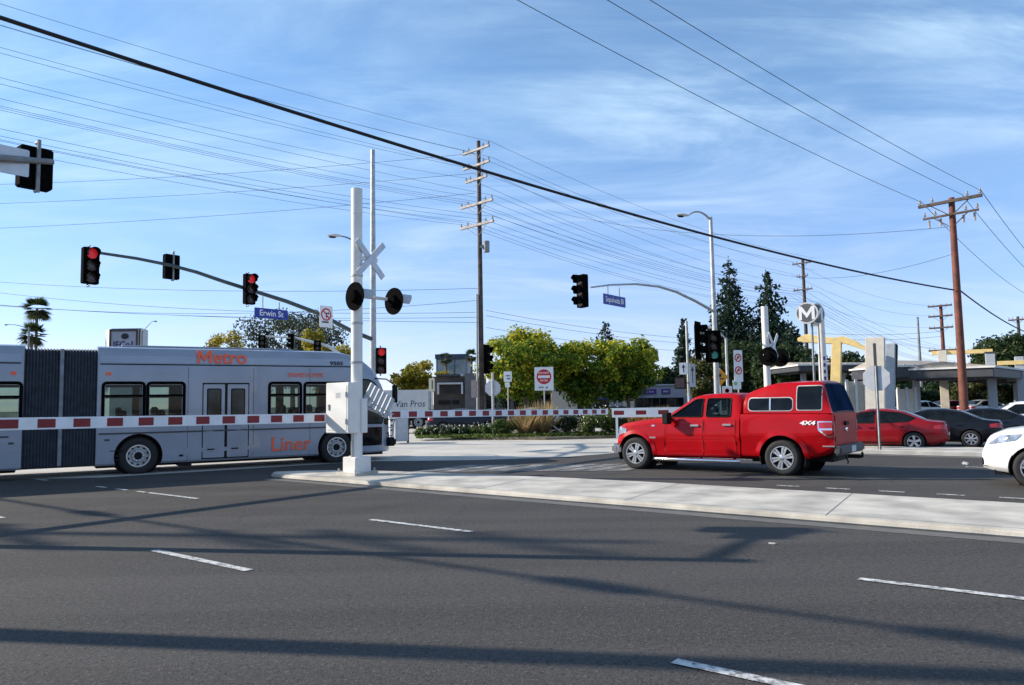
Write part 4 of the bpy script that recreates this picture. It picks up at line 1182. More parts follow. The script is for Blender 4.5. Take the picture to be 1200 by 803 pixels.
def util_pole(name, label, base, h, r, m, arms, ad, arm_m, group=None, extras=True, cat='utility pole'):
    """arms: (z, half length, thickness); ad: direction of the arms"""
    root = thing(name, label, cat, base, 0, group)
    mb = MB(); mb.tube([(0, 0, -.1), (0, 0, h * .5), (0, 0, h)], [r, r * .85, r * .68], 12); mb.build('pole_shaft', m, root, True)
    ad = Vector(ad).normalized(); nr = Vector((-ad.y, ad.x, 0))
    for z, hl, th in arms:
        T = frame((0, 0, z), ad, nr); b = MB(); b.box((-hl, -r - th, -th / 2), (hl, -r, th / 2), 0, T)
        for s in (-1, 1):
            b.tube([tuple(T @ Vector((s * hl * .62, -r - th / 2, -th * .3))), tuple(T @ Vector((s * r * .7, -r * .9, -hl * .42)))], .022, 6)
        a_ = b.build('crossarm', arm_m, root)
        for s in (-.95, -.55, .55, .95): ins = MB(); insulator(ins, T @ Vector((s * hl, -r - th / 2, th / 2)), .26, .075); ins.build('insulator', M['porcelain'], a_, True)
    return root


def wire(label, p, q, sag, r=.014, m='wire', group=None, name='overhead_wire', n=28, cat='wire'):
    p, q = Vector(p), Vector(q); mb = MB()
    pts = [p.lerp(q, i / n) - Vector((0, 0, 4 * sag * (i / n) * (1 - i / n))) for i in range(n + 1)]
    mb.tube(pts, r, 5, cap=True); o = mb.build(name, M[m], None, True); return tag(o, label, cat, group)


# ------------------------------------------------------------------ assembly
def onplane(u, v, base, dr):
    k = pdir(u, v); n = Vector((-dr[1], dr[0], 0)); c = Vector((0, 0, CAMH))
    s = n.dot(Vector((base[0], base[1], 0)) - Vector((0, 0, 0))) / n.dot(Vector((k.x, k.y, 0)))
    return c + k * s


make_ground()
sunv = Vector((-1, .174, 0)).normalized(); EL = math.radians(27)

# bus
bus_ang = math.radians(31.44); bd = Vector((math.cos(bus_ang), math.sin(bus_ang), 0)); bl = Vector((-bd.y, bd.x, 0))
p0 = gnd(395, 543); make_bus(p0 + bl * 1.27, bus_ang)
# pickup
pr, pf = gnd(917, 558), gnd(745, 550); td = (pf - pr).normalized()
trl = Vector((-td.y, td.x, 0)); trl = trl if trl.y < 0 else -trl     # its left side faces the camera
make_truck(pr - trl * .95, math.atan2(td.y, td.x))
# cars
def rear_axle(u, v, hw): return gnd(u, v) + N * hw
c_ = make_car('hatchback', 'white car nosing into view behind the red pickup, only its front in sight', 'car', gnd(1192, 572) + N * .9 - D * 2.99, aD, M['white_paint'], 'suv', 1.0, spokes=5)
make_car('sedan', 'dark red sedan parked behind the red pickup beside the back of the octagonal sign', 'car', rear_axle(1068, 529, .8), math.radians(148), M['dark_red_paint'], 'sedan', .885, 'cars parked at the station')
make_car('sedan', 'black sedan parked just right of the dark red sedan', 'car', rear_axle(1136, 525, .8), math.radians(146), M['black_paint'], 'sedan', .855, 'cars parked at the station', 7)
make_car('sedan', 'navy sedan half hidden between the black sedan and a white roofed car', 'car', Vector((18.1, 27.9, 0)), math.radians(150), M['navy_paint'], 'sedan', .83, 'cars parked at the station')
make_car('hatchback', 'high roofed white crossover parked beyond the navy sedan at frame edge', 'car', Vector((20.9, 29.9, 0)), math.radians(150), M['white_paint'], 'suv', .84, 'cars parked at the station')
for (u, Y, lab, pm, a) in ((520, 45.2, 'dark blue sedan parked behind the low shrubs near the box truck', 'navy_paint', 0), (563, 46.0, 'black sedan parked across the street behind the wooden utility pole', 'black_paint', 0), (607, 47.0, 'silver sedan parked across the street behind the tall straw grass', 'silver_paint', 0), (705, 46.5, 'dark navy sedan parked beyond the flowering shrubs under the trees', 'navy_paint', 0)):
    P = at(u, 480, Y); make_car('sedan', lab, 'car', (P.x, P.y, .01), math.radians(a + 2), M[pm], 'sedan', .92, 'cars parked across the street')


# ---- crossing gates
def crossing_gate(label, base, sc, htop, zc, zd, arms, hw=.135, box=True, flip=False):
    root = thing('crossing_gate', label, 'railway gate', base, aD - PI)
    mb = MB(); mb.tube([(0, 0, .3), (0, 0, htop - .62)], hw, 24); mb.tube([(0, 0, htop - .60), (0, 0, htop)], hw * 1.02, 24); mb.tube([(0, 0, htop - .63), (0, 0, htop - .59)], hw * .97, 24)
    mb.build('mast', M['white_metal'], root, True)
    mb = MB(); mb.box((-.20, -.24, .14), (.24, .22, .50)); mb.build('base_box', M['white_metal'], root, bevel=.015)
    fb = MB(); fb.box((-.34, -.34, .10), (.34, .34, .165)); 
    for x in (-.28, .28):
        for y in (-.28, .28): fb.tube([(x, y, .16), (x, y, .24)], .02, 6)
    fb.build('foundation', M['concrete'], root)
    # crossbuck in the plane across the road
    cb = MB()
    for s in (1, -1):
        T = Matrix.Translation((.17, .27, zc)) @ Matrix.Rotation(s * math.radians(45), 4, 'X'); cb.box((-.012 + s * .013, -.56, -.075), (.012 + s * .013, .56, .075), 0, T)
    cb.build('crossbuck', M['aluminium'], root)
    br = MB(); br.box((.10, .0, zc - .05), (.155, .5, zc + .05)); br.tube([(0, -.2, zd + .05), (0, 1.05, zd + .05)], .04, 8); br.build('bracket', M['white_metal'], root)
    # flashing lamps, facing away
    f = Vector((.65, .76, 0)).normalized(); Rz = Matrix.Rotation(-(aD - PI), 4, 'Z'); fl = Rz @ f
    for y in (-.16, 1.04):
        T = frame((.12, y, zd), Vector((fl.y, -fl.x, 0)), (0, 0, 1))
        if (T.to_3x3() @ Vector((0, 0, 1))).dot(fl) < 0: T = frame((.12, y, zd), Vector((-fl.y, fl.x, 0)), (0, 0, 1))
        mb = MB(); mb.lathe([(.325, -.012), (.325, .012), (.32, .016)], 36, 0, T); la = mb.build('flasher_backing', M['flat_black'], root, True)
        mb = MB(); mb.lathe([(.05, -.13), (.13, -.11), (.16, -.02), (.16, -.011)], 20, 0, T); mb.build('lamp_housing', M['flat_black'], la, True)
        mb = MB(); mb.lathe([(.01, .03), (.1, .025), (.15, .017), (.15, .0)], 20, 0, T); mb.build('lens', M['lens_off'], la, True)
        vs = []; n = 16
        for i in range(n + 1):
            a = -.3 + (PI + .6) * i / n
            for rr in (.185, .20):
                for dz in (.0, .54 - .22 * abs(i - n / 2) / (n / 2)): vs.append((rr * math.cos(a), rr * math.sin(a), dz))
        fs = []
        for i in range(n):
            q = 4 * i
            for a, b in ((0, 1), (1, 3), (3, 2), (2, 0)): fs.append((q + a, q + b, q + 4 + b, q + 4 + a))
        mb = MB(); mb.add(vs, fs, 0, T); mb.build('hood', M['grey_metal'], la)
    if box:
        mb = MB(); mb.box((-.66, -.35, 1.03), (.135, -.02, 2.17)); b_ = mb.build('mechanism_box', M['white_metal'], root, bevel=.015)
        for z in (1.3, 1.9):
            mb = MB(); mb.tube([(.06, -.366, z - .06), (.06, -.366, z + .06)], .014, 8); mb.build('hinge', M['steel'], b_, True)
        mb = MB(); mb.box((-.56, -.375, 1.55), (-.50, -.358, 1.68)); mb.build('latch', M['steel_dark'], b_, bevel=.004)
        mb = MB(); mb.box((-.30, -.3605, 1.82), (-.14, -.3582, 1.94)); mb.build('data_plate', M['steel'], b_)
        mb = MB(); mb.tube([(.02, -.15, .3), (.02, -.15, 1.05)], .025, 8); mb.tube([(.0, hw + .02, .45), (.0, hw + .02, zc)], .018, 8); mb.build('conduit', M['steel'], root, True)
        mb = MB()
        for z in (2.6, 3.5, 4.6): mb.lathe([(hw + .002, z), (hw + .012, z), (hw + .012, z + .05), (hw + .002, z + .05)], 24, 0, None, cap=False)
        mb.build('band_clamp', M['steel'], root, True)
        mb = MB(); mb.box((-.60, -.358, 1.10), (.08, -.349, 2.10)); mb.build('cover', M['white_metal'], b_, bevel=.003)
        mb = MB(); mb.box((.10, -.0, 1.03), (.17, .18, 1.80)); mb.box((-.4, -.02, 1.05), (.10, .12, 1.75)); mb.build('gearbox', M['white_metal'], root, bevel=.012)
        cw = MB()
        for i in range(6):
            t = i / 5; T = Matrix.Translation((.10, .26 + .62 * t, 1.93 - .34 * t)) @ Matrix.Rotation(math.radians(-32), 4, 'X'); cw.box((-.03, -.055, -.27), (.03, .055, .25), 0, T)
        cw.build('counterweights', M['grey_metal'], root, bevel=.008)
        fr = MB(); fr.tube([(.05, .15, 1.62), (.05, .7, 1.45), (.05, .95, 1.42)], .035, 8); fr.tube([(.14, .18, 1.9), (.14, .5, 1.62), (.14, 1.0, 1.42)], .014, 6); fr.build('counterweight_arm', M['grey_metal'], root, True)
    for (x, y0, y1, z0, z1, hh) in arms:
        sg = 1 if y1 > y0 else -1; L = abs(y1 - y0); sl = (z1 - z0) / L
        T = Matrix.Translation((x, y0, z0)) @ Matrix.Rotation(math.atan2(z1 - z0, L) * sg, 4, 'X')
        mb = MB(); mb.box((-.018, min(0, sg * L), -hh / 2), (.018, max(0, sg * L), hh / 2), 0, T); bo = mb.build('gate_arm', M['gate_white'], root, bevel=.004, seg=1)
        k = .10
        while k < L - .2:
            a, b = sorted((sg * k, sg * (k + .28)))
            st = MB()
            for q in (-1, 1): st.box((min(q * .018, q * .0215), a, -hh * .36), (max(q * .018, q * .0215), b, hh * .36), 0, T)
            st.build('red_stripe', M['gate_red'], bo); k += .565
    return root


gb = gnd(418, 556.0, .10); gb.z = .0
gate = crossing_gate('white crossing gate mast with crossbuck and striped arms in front of the bus', gb, 1, 6.66, 5.03, 4.12, [(-.66, -.30, -9.4, 1.375, 1.46, .205), (-.30, 1.24, 11.4, 1.42, 1.30, .19)], .128)
g2 = at(901.5, 500, 26.5); g2.z = 0
crossing_gate('white crossing gate mast behind the red pickup with its crossbuck against the trees', g2, 1, 4.85, 3.5, 3.1, [], .115, False)
fence_p = Vector((5.2, 33.5, 0))
mb = thing('low_barrier', 'pale low barrier with red reflectors between shrubs and the pickup bonnet', 'barrier', fence_p, math.radians(-8))
b_ = MB(); b_.box((-.9, -.04, .95), (3.6, .04, 1.35)); rl = b_.build('rail', M['gate_white'], mb, bevel=.01)
b_ = MB()
for x in (-.6, .35, 1.3, 2.3, 3.2): b_ = MB(); b_.box((x - .22, -.046, 1.06), (x + .22, -.041, 1.24)); b_.build('reflector', M['gate_red'], rl)
for x in (-.7, 1.4, 3.4):
    b_ = MB(); b_.box((x - .05, .045, 0), (x + .05, .12, 1.3)); b_.build('post', M['gate_white'], mb)

# ---- signal mast with the long arm over the near lanes
mb_ = at(437, 300, 32); mbase = Vector((mb_.x, mb_.y, 0))
mast = thing('signal_mast', 'tall grey signal mast behind the bus with an arm carrying three signals', 'signal pole', mbase)
b = MB(); b.tube([(0, 0, 0), (0, 0, 5), (0, 0, 12.5)], [.15, .13, .09], 14); b.build('pole_shaft', M['steel'], mast, True)
ptsim = [(437, 398), (412, 388), (372, 367), (335, 353), (300, 342), (262, 330), (230, 319), (200, 311), (160, 303), (120, 297), (96, 294)]
pts = [onplane(u, v, mbase, -N) - mbase for u, v in ptsim]
b = MB(); b.tube(pts, [.09, .085, .08, .075, .07, .065, .06, .055, .05, .045, .04], 10); b.build('mast_arm', M['green_steel'], mast, True)
lp = onplane(432, 300, mbase, -N) - mbase
cobra(mast, Vector((0, 0, lp.z - .25)), onplane(400, 277, mbase, Vector((-.95, -.3, 0))) - mbase, M['steel_dark'], .5)
S1 = onplane(101, 313, mbase, -N); S2 = onplane(205, 312, mbase, -N); S3 = onplane(287, 340, mbase, -N)
signal('signal at the far tip of the long arm, red lit and dark green sides', S1 - D * .28, -D, 1.10, 'red', .46, group='signals on the long mast arm', bracket=True)
signal('signal seen from behind, hung between the two red ones on the long arm', S2 + D * .25, D, .82, None, .5, group='signals on the long mast arm', bracket=True)
signal('red lit signal beside the blue street name plate on the long arm', S3 - D * .28, -D, 1.08, 'red', .40, group='signals on the long mast arm', bracket=True)
S4 = at(446.5, 423, 31.3); signal('red lit signal low on the mast above the bus front', S4, Vector((.35, -.93, 0)), 1.06, 'red', .42, bracket=True)
S4b = at(391, 410, 44)
p = onplane(317, 368, mbase, -N); s_ = sign('street_sign', 'blue street name plate hanging under the long signal arm near its third signal', p - D * .05, -D, 1.42, .36, M['sign_blue'], 'street sign')
text('Erwin St', .30, face_T(s_, 0, 0), M['ink_white'], s_, 'lettering', .003, 1.0, 0, .003)
b = MB(); b.tube([(-.35, .02, .17), (-.35, .02, .62)], .018, 6); b.tube([(.35, .02, .17), (.35, .02, .46)], .018, 6); b.build('hanger', M['steel_dark'], s_)
p = onplane(379, 371.5, mbase, -N); s_ = sign('turn_ban_sign', 'white turn ban sign with a red ring, fixed to the long arm', p - D * .16, -D, .62, .84, M['sign_white'], 'sign')
b = MB(); T = face_T(s_, 0, .08, .0125); b.lathe([(.25, .0), (.25, .004), (.19, .004), (.19, .0)], 32, 0, T, cap=False); b.box((-.2, -.028, .0), (.2, .028, .0035), 0, T @ Matrix.Rotation(math.radians(-45), 4, 'Z')); b.build('ban_ring', M['sign_red'], s_)
b = MB(); b.box((-.02, -.15, 0), (.03, .06, .003), 0, T); b.box((-.02, .03, .0), (.10, .075, .0032), 0, T); b.prism([(.09, .0), (.16, .052), (.09, .105)], 0, .003, 0, T); b.build('arrow_mark', M['ink'], s_)
b = MB(); b.box((-.2, -.33, 0), (.12, -.27, .003), 0, T); b.build('caption_bar', M['ink'], s_)

# ---- near signal arm coming in from the left, seen from behind
nb = Vector((-8.25, 9.85, 0)); ND = Vector((1.05, 1.72, 0)).normalized()
nm = thing('signal_mast', 'dark arm of a nearby signal mast reaching in at the upper left', 'signal pole', nb)
b = MB(); b.tube([(0, 0, 0), (0, 0, 5.5)], [.13, .10], 12); b.build('pole_shaft', M['steel_dark'], nm, True)
tip = onplane(62, 190, nb, ND) - nb; k0 = onplane(-10, 184.5, nb, ND) - nb
b = MB(); b.tube([(0, 0, k0.z - .05), k0, tip], [.075, .055, .045], 10); b.build('mast_arm', M['steel_dark'], nm, True)
q = onplane(46, 195, nb, ND); sg_ = signal('near signal seen from behind at the upper left edge, bracket across its back', q + D * .19, D, .64, None, .46, False, bracket=True)
q = onplane(14, 187, nb, ND); s_ = sign('street_sign', 'pale back of a street name plate beside the near signal at the left edge', q + D * .05, D, .50, .42, M['sign_blue'], 'street sign', back=M['aluminium'])

# ---- luminaire mast on the far corner
rb = at(838, 400, 33); rbase = Vector((rb.x, rb.y, 0))
rm = thing('signal_mast', 'grey street light mast behind the pickup with a pale signal arm to the left', 'signal pole', rbase)
b = MB(); b.tube([(0, 0, 0), (0, 0, 4), (0, 0, 9.6)], [.13, .11, .075], 14); b.build('pole_shaft', M['steel'], rm, True)
ptsim = [(838, 366), (815, 353), (792, 342), (772, 336), (745, 333), (715, 334), (692, 337)]
b = MB(); b.tube([onplane(u, v, rbase, -N) - rbase for u, v in ptsim], [.065, .06, .052, .045, .038, .032, .028], 10); b.build('mast_arm', M['steel'], rm, True)
cobra(rm, (0, 0, 9.45), onplane(806, 253, rbase, Vector((-.93, -.36, 0))) - rbase, M['steel'], .55)
q = onplane(686, 341, rbase, -N); signal('signal at the free end of the pale arm above the trees', q + Vector((-.1, .05, 0)), Vector((-.86, -.5, 0)), 1.08, None, .40, bracket=False)
q = onplane(720, 352.5, rbase, -N); s_ = sign('street_sign', 'blue street name plate hanging from the pale arm over the far lanes', q, Vector((.80, -.6, 0)), 1.55, .36, M['sign_blue'], 'street sign')
text('Sepulveda Bl', .27, face_T(s_, 0, 0), M['ink_white'], s_, 'lettering', .003, .92, 0, .003)
b = MB(); b.tube([(-.4, .02, .17), (-.4, .02, .50)], .018, 6); b.tube([(.4, .02, .17), (.4, .02, .5)], .018, 6); b.build('hanger', M['steel_dark'], s_)
q = at(819, 399, 31); signal('big dark signal on the far corner with visors to the right', q, Vector((.85, -.53, 0)), 1.28, None, .44, True, bracket=True)
q = at(836, 406, 32.2); signal('green lit signal on the street light mast behind the pickup', q, Vector((.1, -1, 0)), 1.10, 'green', .42, True, bracket=True)
q = at(806, 425, 31.5); pb = Vector((q.x, q.y, 0))
pp = thing('pedestrian_post', 'thin steel post carrying the walk lamp in front of the far signals', 'post', pb); b = MB(); b.tube([(0, 0, 0), (0, 0, 4.9)], .055, 10); b.build('pole_shaft', M['steel'], pp, True)
q = at(797.5, 449, 31.3); pw = thing('walk_lamp', 'black walk lamp box on the thin steel post', 'signal', q, face_rz((-.4, -.92))); b = MB(); b.box((-.22, -.12, -.24), (.22, .12, .24)); b.build('housing', M['black'], pw, bevel=.02); b = MB(); b.box((-.18, -.126, -.19), (.18, -.121, .19)); b.build('lens', M['lens_off'], pw); b = MB(); b.tube([(.1, .06, 0), (.34, .08, 0)], .025, 6); b.build('bracket', M['black'], pw)
q = at(801, 432, 31.2); s_ = sign('arrow_sign', 'small white arrow sign above the walk lamp', q, Vector((-.2, -1, 0)), .34, .48, M['sign_white'])
b = MB(); T = face_T(s_, 0, 0, .0125); b.box((-.02, -.15, 0), (.02, .05, .003), 0, T); b.prism([(-.08, .04), (.08, .04), (0, .16)], 0, .003, 0, T); b.build('arrow_mark', M['ink'], s_)
q = at(811.5, 440, 31.1); s_ = sign('notice_plate', 'narrow grey plate beside the white arrow sign', q, Vector((.1, -1, 0)), .24, .95, M['grey_metal'])
b = MB(); T = face_T(s_, 0, 0, .0125); b.box((-.015, -.3, 0), (.015, .2, .003), 0, T); b.prism([(-.07, .18), (.07, .18), (0, .36)], 0, .003, 0, T); b.build('arrow_mark', M['dark_grey'], s_)
q = at(844, 442, 35); s_ = sign('warning_sign', 'orange diamond warning sign behind the green signal', q, Vector((-.1, -1, 0)), .74, .80, M['sign_orange'], post=True, shape='diamond')
b = MB(); T = face_T(s_, 0, 0, .0125); b.box((-.17, -.10, 0), (.17, -.05, .003), 0, T); b.box((-.05, .0, 0), (.05, .16, .003), 0, T); b.build('warning_mark', M['ink'], s_)
q = at(865, 429, 31); s_ = sign('turn_ban_sign', 'tall white board with two red turn ban symbols on a post', q, Vector((.35, -.94, 0)), .42, 1.28, M['sign_white'], post=True)
for dy in (.33, -.18):
    b = MB(); T = face_T(s_, 0, dy, .0125); b.lathe([(.17, 0), (.17, .004), (.12, .004), (.12, 0)], 28, 0, T, cap=False); b.box((-.13, -.022, 0), (.13, .022, .0035), 0, T @ Matrix.Rotation(.8, 4, 'Z')); b.prism([(-.09, -.03), (.09, -.03), (0, .1)], 0, .0030, 0, T); b.build('ban_ring', M['sign_red'], s_)
q = at(863.5, 451, 30.9); s_ = sign('notice_plate', 'small white plate with a green mark under the turn ban board', q, Vector((.35, -.94, 0)), .40, .36, M['sign_white'])
b = MB(); T = face_T(s_, -.06, .05, .0125); disc(b, T, .08, 0, 0, 0, .003); b.build('green_mark', mat('green_mark', (.25, .5, .2)), s_)
q = at(852, 458, 33); s_ = sign('notice_plate', 'white notice just above the pickup cab roof', q, Vector((0, -1, 0)), .42, .40, M['sign_white'], post=True)
b = MB(); T = face_T(s_, 0, 0, .0125); disc(b, T, .10, 0, 0, 0, .003, r0=.07); b.build('red_mark', M['sign_red'], s_)
q = at(851.5, 420, 44); lp_ = thing('street_lamp', 'slim pale lamp post with short curved arm between signals and conifer', 'street lamp', (q.x, q.y, 0)); b = MB(); b.tube([(0, 0, 0), (0, 0, 5.2)], [.09, .07], 10); b.build('pole_shaft', M['steel'], lp_, True); cobra(lp_, (0, 0, 5.1), (-.75, -.1, 5.75), M['steel'], .2)

# ---- signs in and behind the planting
q = at(637.5, 444, 38); s_ = sign('do_not_enter_sign', 'square white do not enter sign with red disc on a post among shrubs', q, Vector((-.15, -1, 0)), .94, 1.16, M['sign_white'], post=True)
b = MB(); T = face_T(s_, 0, .1, .0125); disc(b, T, .37, 0, 0, 0, .003); b.build('red_disc', M['sign_red'], s_)
b = MB(); b.box((-.29, -.065, .0032), (.29, .065, .0060), 0, T); b.build('white_bar', M['ink_white'], s_)
T2 = face_T(s_, 0, .285, .0165); text('DO NOT', .13, T2, M['ink_white'], s_, 'lettering', .002, 1, 0, .002); T2 = face_T(s_, 0, -.09, .0165); text('ENTER', .13, T2, M['ink_white'], s_, 'lettering', .002, 1, 0, .002)
b = MB(); T = face_T(s_, 0, -.42, .0125); b.box((-.28, -.02, 0), (-.02, .02, .003), 0, T); b.prism([(.05, -.05), (.17, .05), (.17, -.05)], 0, .003, 0, T); b.build('caption_marks', M['ink'], s_)
q = at(595, 441.5, 38.5); s_ = sign('notice_sign', 'white notice sign on a thin post in front of the large yellow green tree', q, Vector((-.2, -1, 0)), .42, .52, M['sign_white'], post=True)
b = MB(); T = face_T(s_, 0, 0, .0125); b.box((-.1, .02, 0), (.12, .07, .003), 0, T); b.box((-.06, -.12, 0), (.13, -.07, .003), 0, T); b.build('caption_marks', M['dark_grey'], s_)
b = MB(); T = face_T(s_, -.02, -.42, .0); b.box((-.12, -.12, 0), (.12, .12, .01), 0, T); b.build('lower_plate', M['sign_white'], s_)
q = at(577.5, 455, 36.6); s_ = sign('traffic_sign', 'grey back of an octagonal sign on a pale post at the kerb corner', q, Vector((.2, 1, 0)), .74, .74, M['sign_red'], post=True, shape='octagon', back=M['aluminium'], post_r=.055, post_m=M['steel'])
b = MB(); b.tube([(0, .0, 0), (0, .0, 3.1)], .06, 10); b.build('front_post', M['steel'], s_)
q = at(506, 451, 48); s_ = sign('entrance_sign', 'narrow cream sign with a dark stroke on a thin post near the brown building', q, Vector((-.2, -1, 0)), .38, .80, mat('cream_panel', (.62, .58, .40)), post=True, r=.01)
b = MB(); T = face_T(s_, .03, 0, .0125); b.box((-.035, -.26, 0), (.035, .28, .003), 0, T); b.build('stroke_mark', M['ink'], s_)
q = at(1027, 443.5, 23.2); st = sign('stop_sign', 'pale back of an octagonal sign on a leaning post before the dark red sedan', at(1027, 443.5, 22.4), Vector((.55, .84, 0)), .72, .72, M['sign_red'], post=True, shape='octagon', back=M['aluminium'], post_r=.03, post_m=M['steel'])
b = MB(); b.box((-.04, .012, .14), (.04, .05, 3.22)); b.build('channel_post', M['dark_grey'], st)
T = face_T(st, 0, 0, .0125); text('STOP', .24, T, M['ink_white'], st, 'lettering', .002, 1, 0, .003)
q = at(690.5, 493, 36.3); bx = thing('utility_box', 'pale utility box standing in the flowering shrubs', 'box', (q.x, q.y, .1), .1); b = MB(); b.box((-.24, -.18, 0), (.24, .18, .85)); b.build('cabinet', mat('pale_pink_box', (.66, .56, .52)), bx, bevel=.02); b = MB(); b.box((-.27, -.21, .85), (.27, .21, .90)); b.build('lid', M['offwhite'], bx, bevel=.01)
q = at(465, 500, 33); cbx = thing('signal_cabinet', 'grey equipment cabinet with a white post just right of the bus nose', 'cabinet', (q.x, q.y, .0), .45)
b = MB(); b.box((-.15, -.3, .1), (.42, .3, 1.15)); cb_ = b.build('cabinet', M['grey_metal'], cbx, bevel=.02); b = MB(); b.box((-.08, -.31, .2), (.36, -.301, 1.05)); b.build('door', M['grey_metal'], cb_)
b = MB(); b.box((-.42, -.4, 0), (-.22, -.2, 1.40)); b.build('white_post', M['white_metal'], cbx, bevel=.01)
b = MB()
for z in (.55, .75, .95): b = MB(); b.box((-.40, -.41, z), (-.30, -.401, z + .07)); b.build('black_stripe', M['ink'], cbx)
q = at(478, 508, 33.5); hy = thing('pipe_riser', 'bent dark pipe riser beside the grey equipment cabinet', 'pipe', (q.x, q.y, 0)); b = MB(); b.tube([(0, 0, 0), (0, 0, .55), (.05, 0, .65), (.3, 0, .66)], .05, 8); b.build('pipe', M['black'], hy, True); b = MB(); b.tube([(.26, 0, .66), (.36, 0, .66)], .075, 10); b.build('flange', M['black'], hy, True)
st_ = [at(645, 498, 35.6), at(668, 512, 35.3)]
gy = thing('guy_wire_guard', 'pale slanted guy guard leaning between the flowering shrubs', 'guy guard', (st_[1].x, st_[1].y, 0)); b = MB(); d_ = st_[0] - st_[1]; b.tube([(0, 0, .0), d_ * 1.0 + Vector((0, 0, .12)), d_ * 1.5 + Vector((0, 0, .2))], .03, 8); b.build('guard', M['steel'], gy, True)
b = MB(); b.tube([(0, 0, .0), (0, 0, .16)], .05, 8); b.build('anchor', M['steel_dark'], gy)

# ---- M pylon
q = at(945.5, 367, 40); ms = thing('station_sign', 'round grey M emblem on a slim post beside the tall white station pylon', 'station sign', (q.x, q.y, 0), face_rz((-.50, -.86)))
for dx, dy, nm in ((0, 0, 1), (.42, .45, 0)):
    z = q.z - (.0 if nm else .03); rr = .56
    T = frame((dx, dy, z), (1, 0, 0), (0, 0, 1)) @ (Matrix.Rotation(0 if nm else 1.0, 4, 'Y'))
    b = MB(); b.lathe([(rr, -.09), (rr, .04), (rr * .88, .04), (rr * .88, .03), (.01, .03), (.01, -.09)], 40, 0, T); e = b.build('emblem_rim', M['offwhite'], ms, True)
    b = MB(); b.lathe([(rr * .87, .031), (rr * .87, .036), (.01, .036), (.01, .031)], 40, 0, T); b.build('emblem_face', mat('emblem_grey', (.11, .105, .105)), e, True)
    letter_m(.98, T @ Matrix.Translation((0, 0, .04)), M['ink_white'], e, .006, .95)
b = MB(); b.tube([(.18, .25, 0), (.18, .25, q.z - .45)], .06, 8); b.tube([(.46, .55, 0), (.46, .55, q.z - .5)], .045, 8); b.build('post', M['steel_dark'], ms, True)
q = at(963, 400, 40.6); py = thing('station_pylon', 'slim white pylon column beside the round M emblem', 'pylon', (q.x, q.y, 0)); b = MB(); b.tube([(0, 0, 0), (0, 0, 2.5), (0, 0, 6.1)], [.24, .22, .17], 16); b.build('column', M['white_metal'], py, True); b = MB(); b.box((-.5, -.03, 5.45), (-.1, .03, 6.05)); b.build('flag_panel', M['white_metal'], py)
for i, z in enumerate((1.9, 2.25, 2.6, 2.95, 3.3, 3.65)): b = MB(); b.box((-.06, -.25, z), (.05, -.18, z + .18)); b.build('letter_mark', M['purple'], py)

# ---- station
SDR = Vector((-.86, .51, 0)).normalized(); SNR = Vector((-SDR.y, SDR.x, 0)); SNR = SNR if SNR.y > 0 else -SNR; SY = [42]
def px_prism(name, pts, Y, depth, m, parent, org):
    """outline at distance Y with its own depth"""
    W_ = [onplane(u, v, org + SNR * (Y - SY[0]), SDR) - org - SNR * (Y - SY[0]) for u, v in pts]; off_ = SNR * (Y - SY[0]); mb = MB()
    T = frame((0, 0, 0), (-SDR.x, -SDR.y, 0), (0, 0, 1))
    mb.prism([(-p.dot(SDR), p.z) for p in W_], -depth, 0, 0, T); o = mb.build(name, m, parent, bevel=.03); o.location = off_; return o
q = at(977, 470, 42); o_ = Vector((q.x, q.y, 0)); yf = thing('station_portal', 'yellow T shaped station portal frame behind the camper shell', 'portal frame', o_)
px_prism('frame', [(934, 396.5), (944, 391.5), (962, 394), (976, 396), (988, 394), (1003, 399.5), (1015, 407), (1014, 411), (1000, 406), (986, 402), (984.5, 504), (971, 504), (974.5, 403), (950, 402), (935, 400.5)], 42, .3, M['yellow'], yf, o_)
px_prism('foot', [(964, 500), (988, 500), (988, 507), (964, 507)], 41.8, .9, M['concrete'], yf, o_)
q = at(1025.5, 470, 37.5); o_ = Vector((q.x, q.y, 0)); SY[0] = 37.5; pl_ = thing('station_pylon', 'broad pale slab pylon behind the leaning octagonal sign', 'pylon', o_); px_prism('slab', [(1013.5, 396), (1036.5, 395), (1037.5, 507), (1014.5, 507)], 37.5, .5, M['pylon'], pl_, o_); px_prism('base_band', [(1012, 481), (1039, 481), (1039, 508), (1012, 508)], 37.45, .6, M['offwhite'], pl_, o_)
q = at(1044, 470, 41.5); o_ = Vector((q.x, q.y, 0)); SY[0] = 41.5; pc = thing('station_column', 'grey column touching the broad pale slab pylon', 'column', o_); px_prism('column', [(1038, 403), (1049, 402), (1048, 506), (1037.5, 506)], 41.5, .5, M['grey_metal'], pc, o_); px_prism('side_fin', [(1049.3, 402), (1052, 404), (1051, 440), (1049, 440)], 41.8, .3, M['dark_grey'], pc, o_)

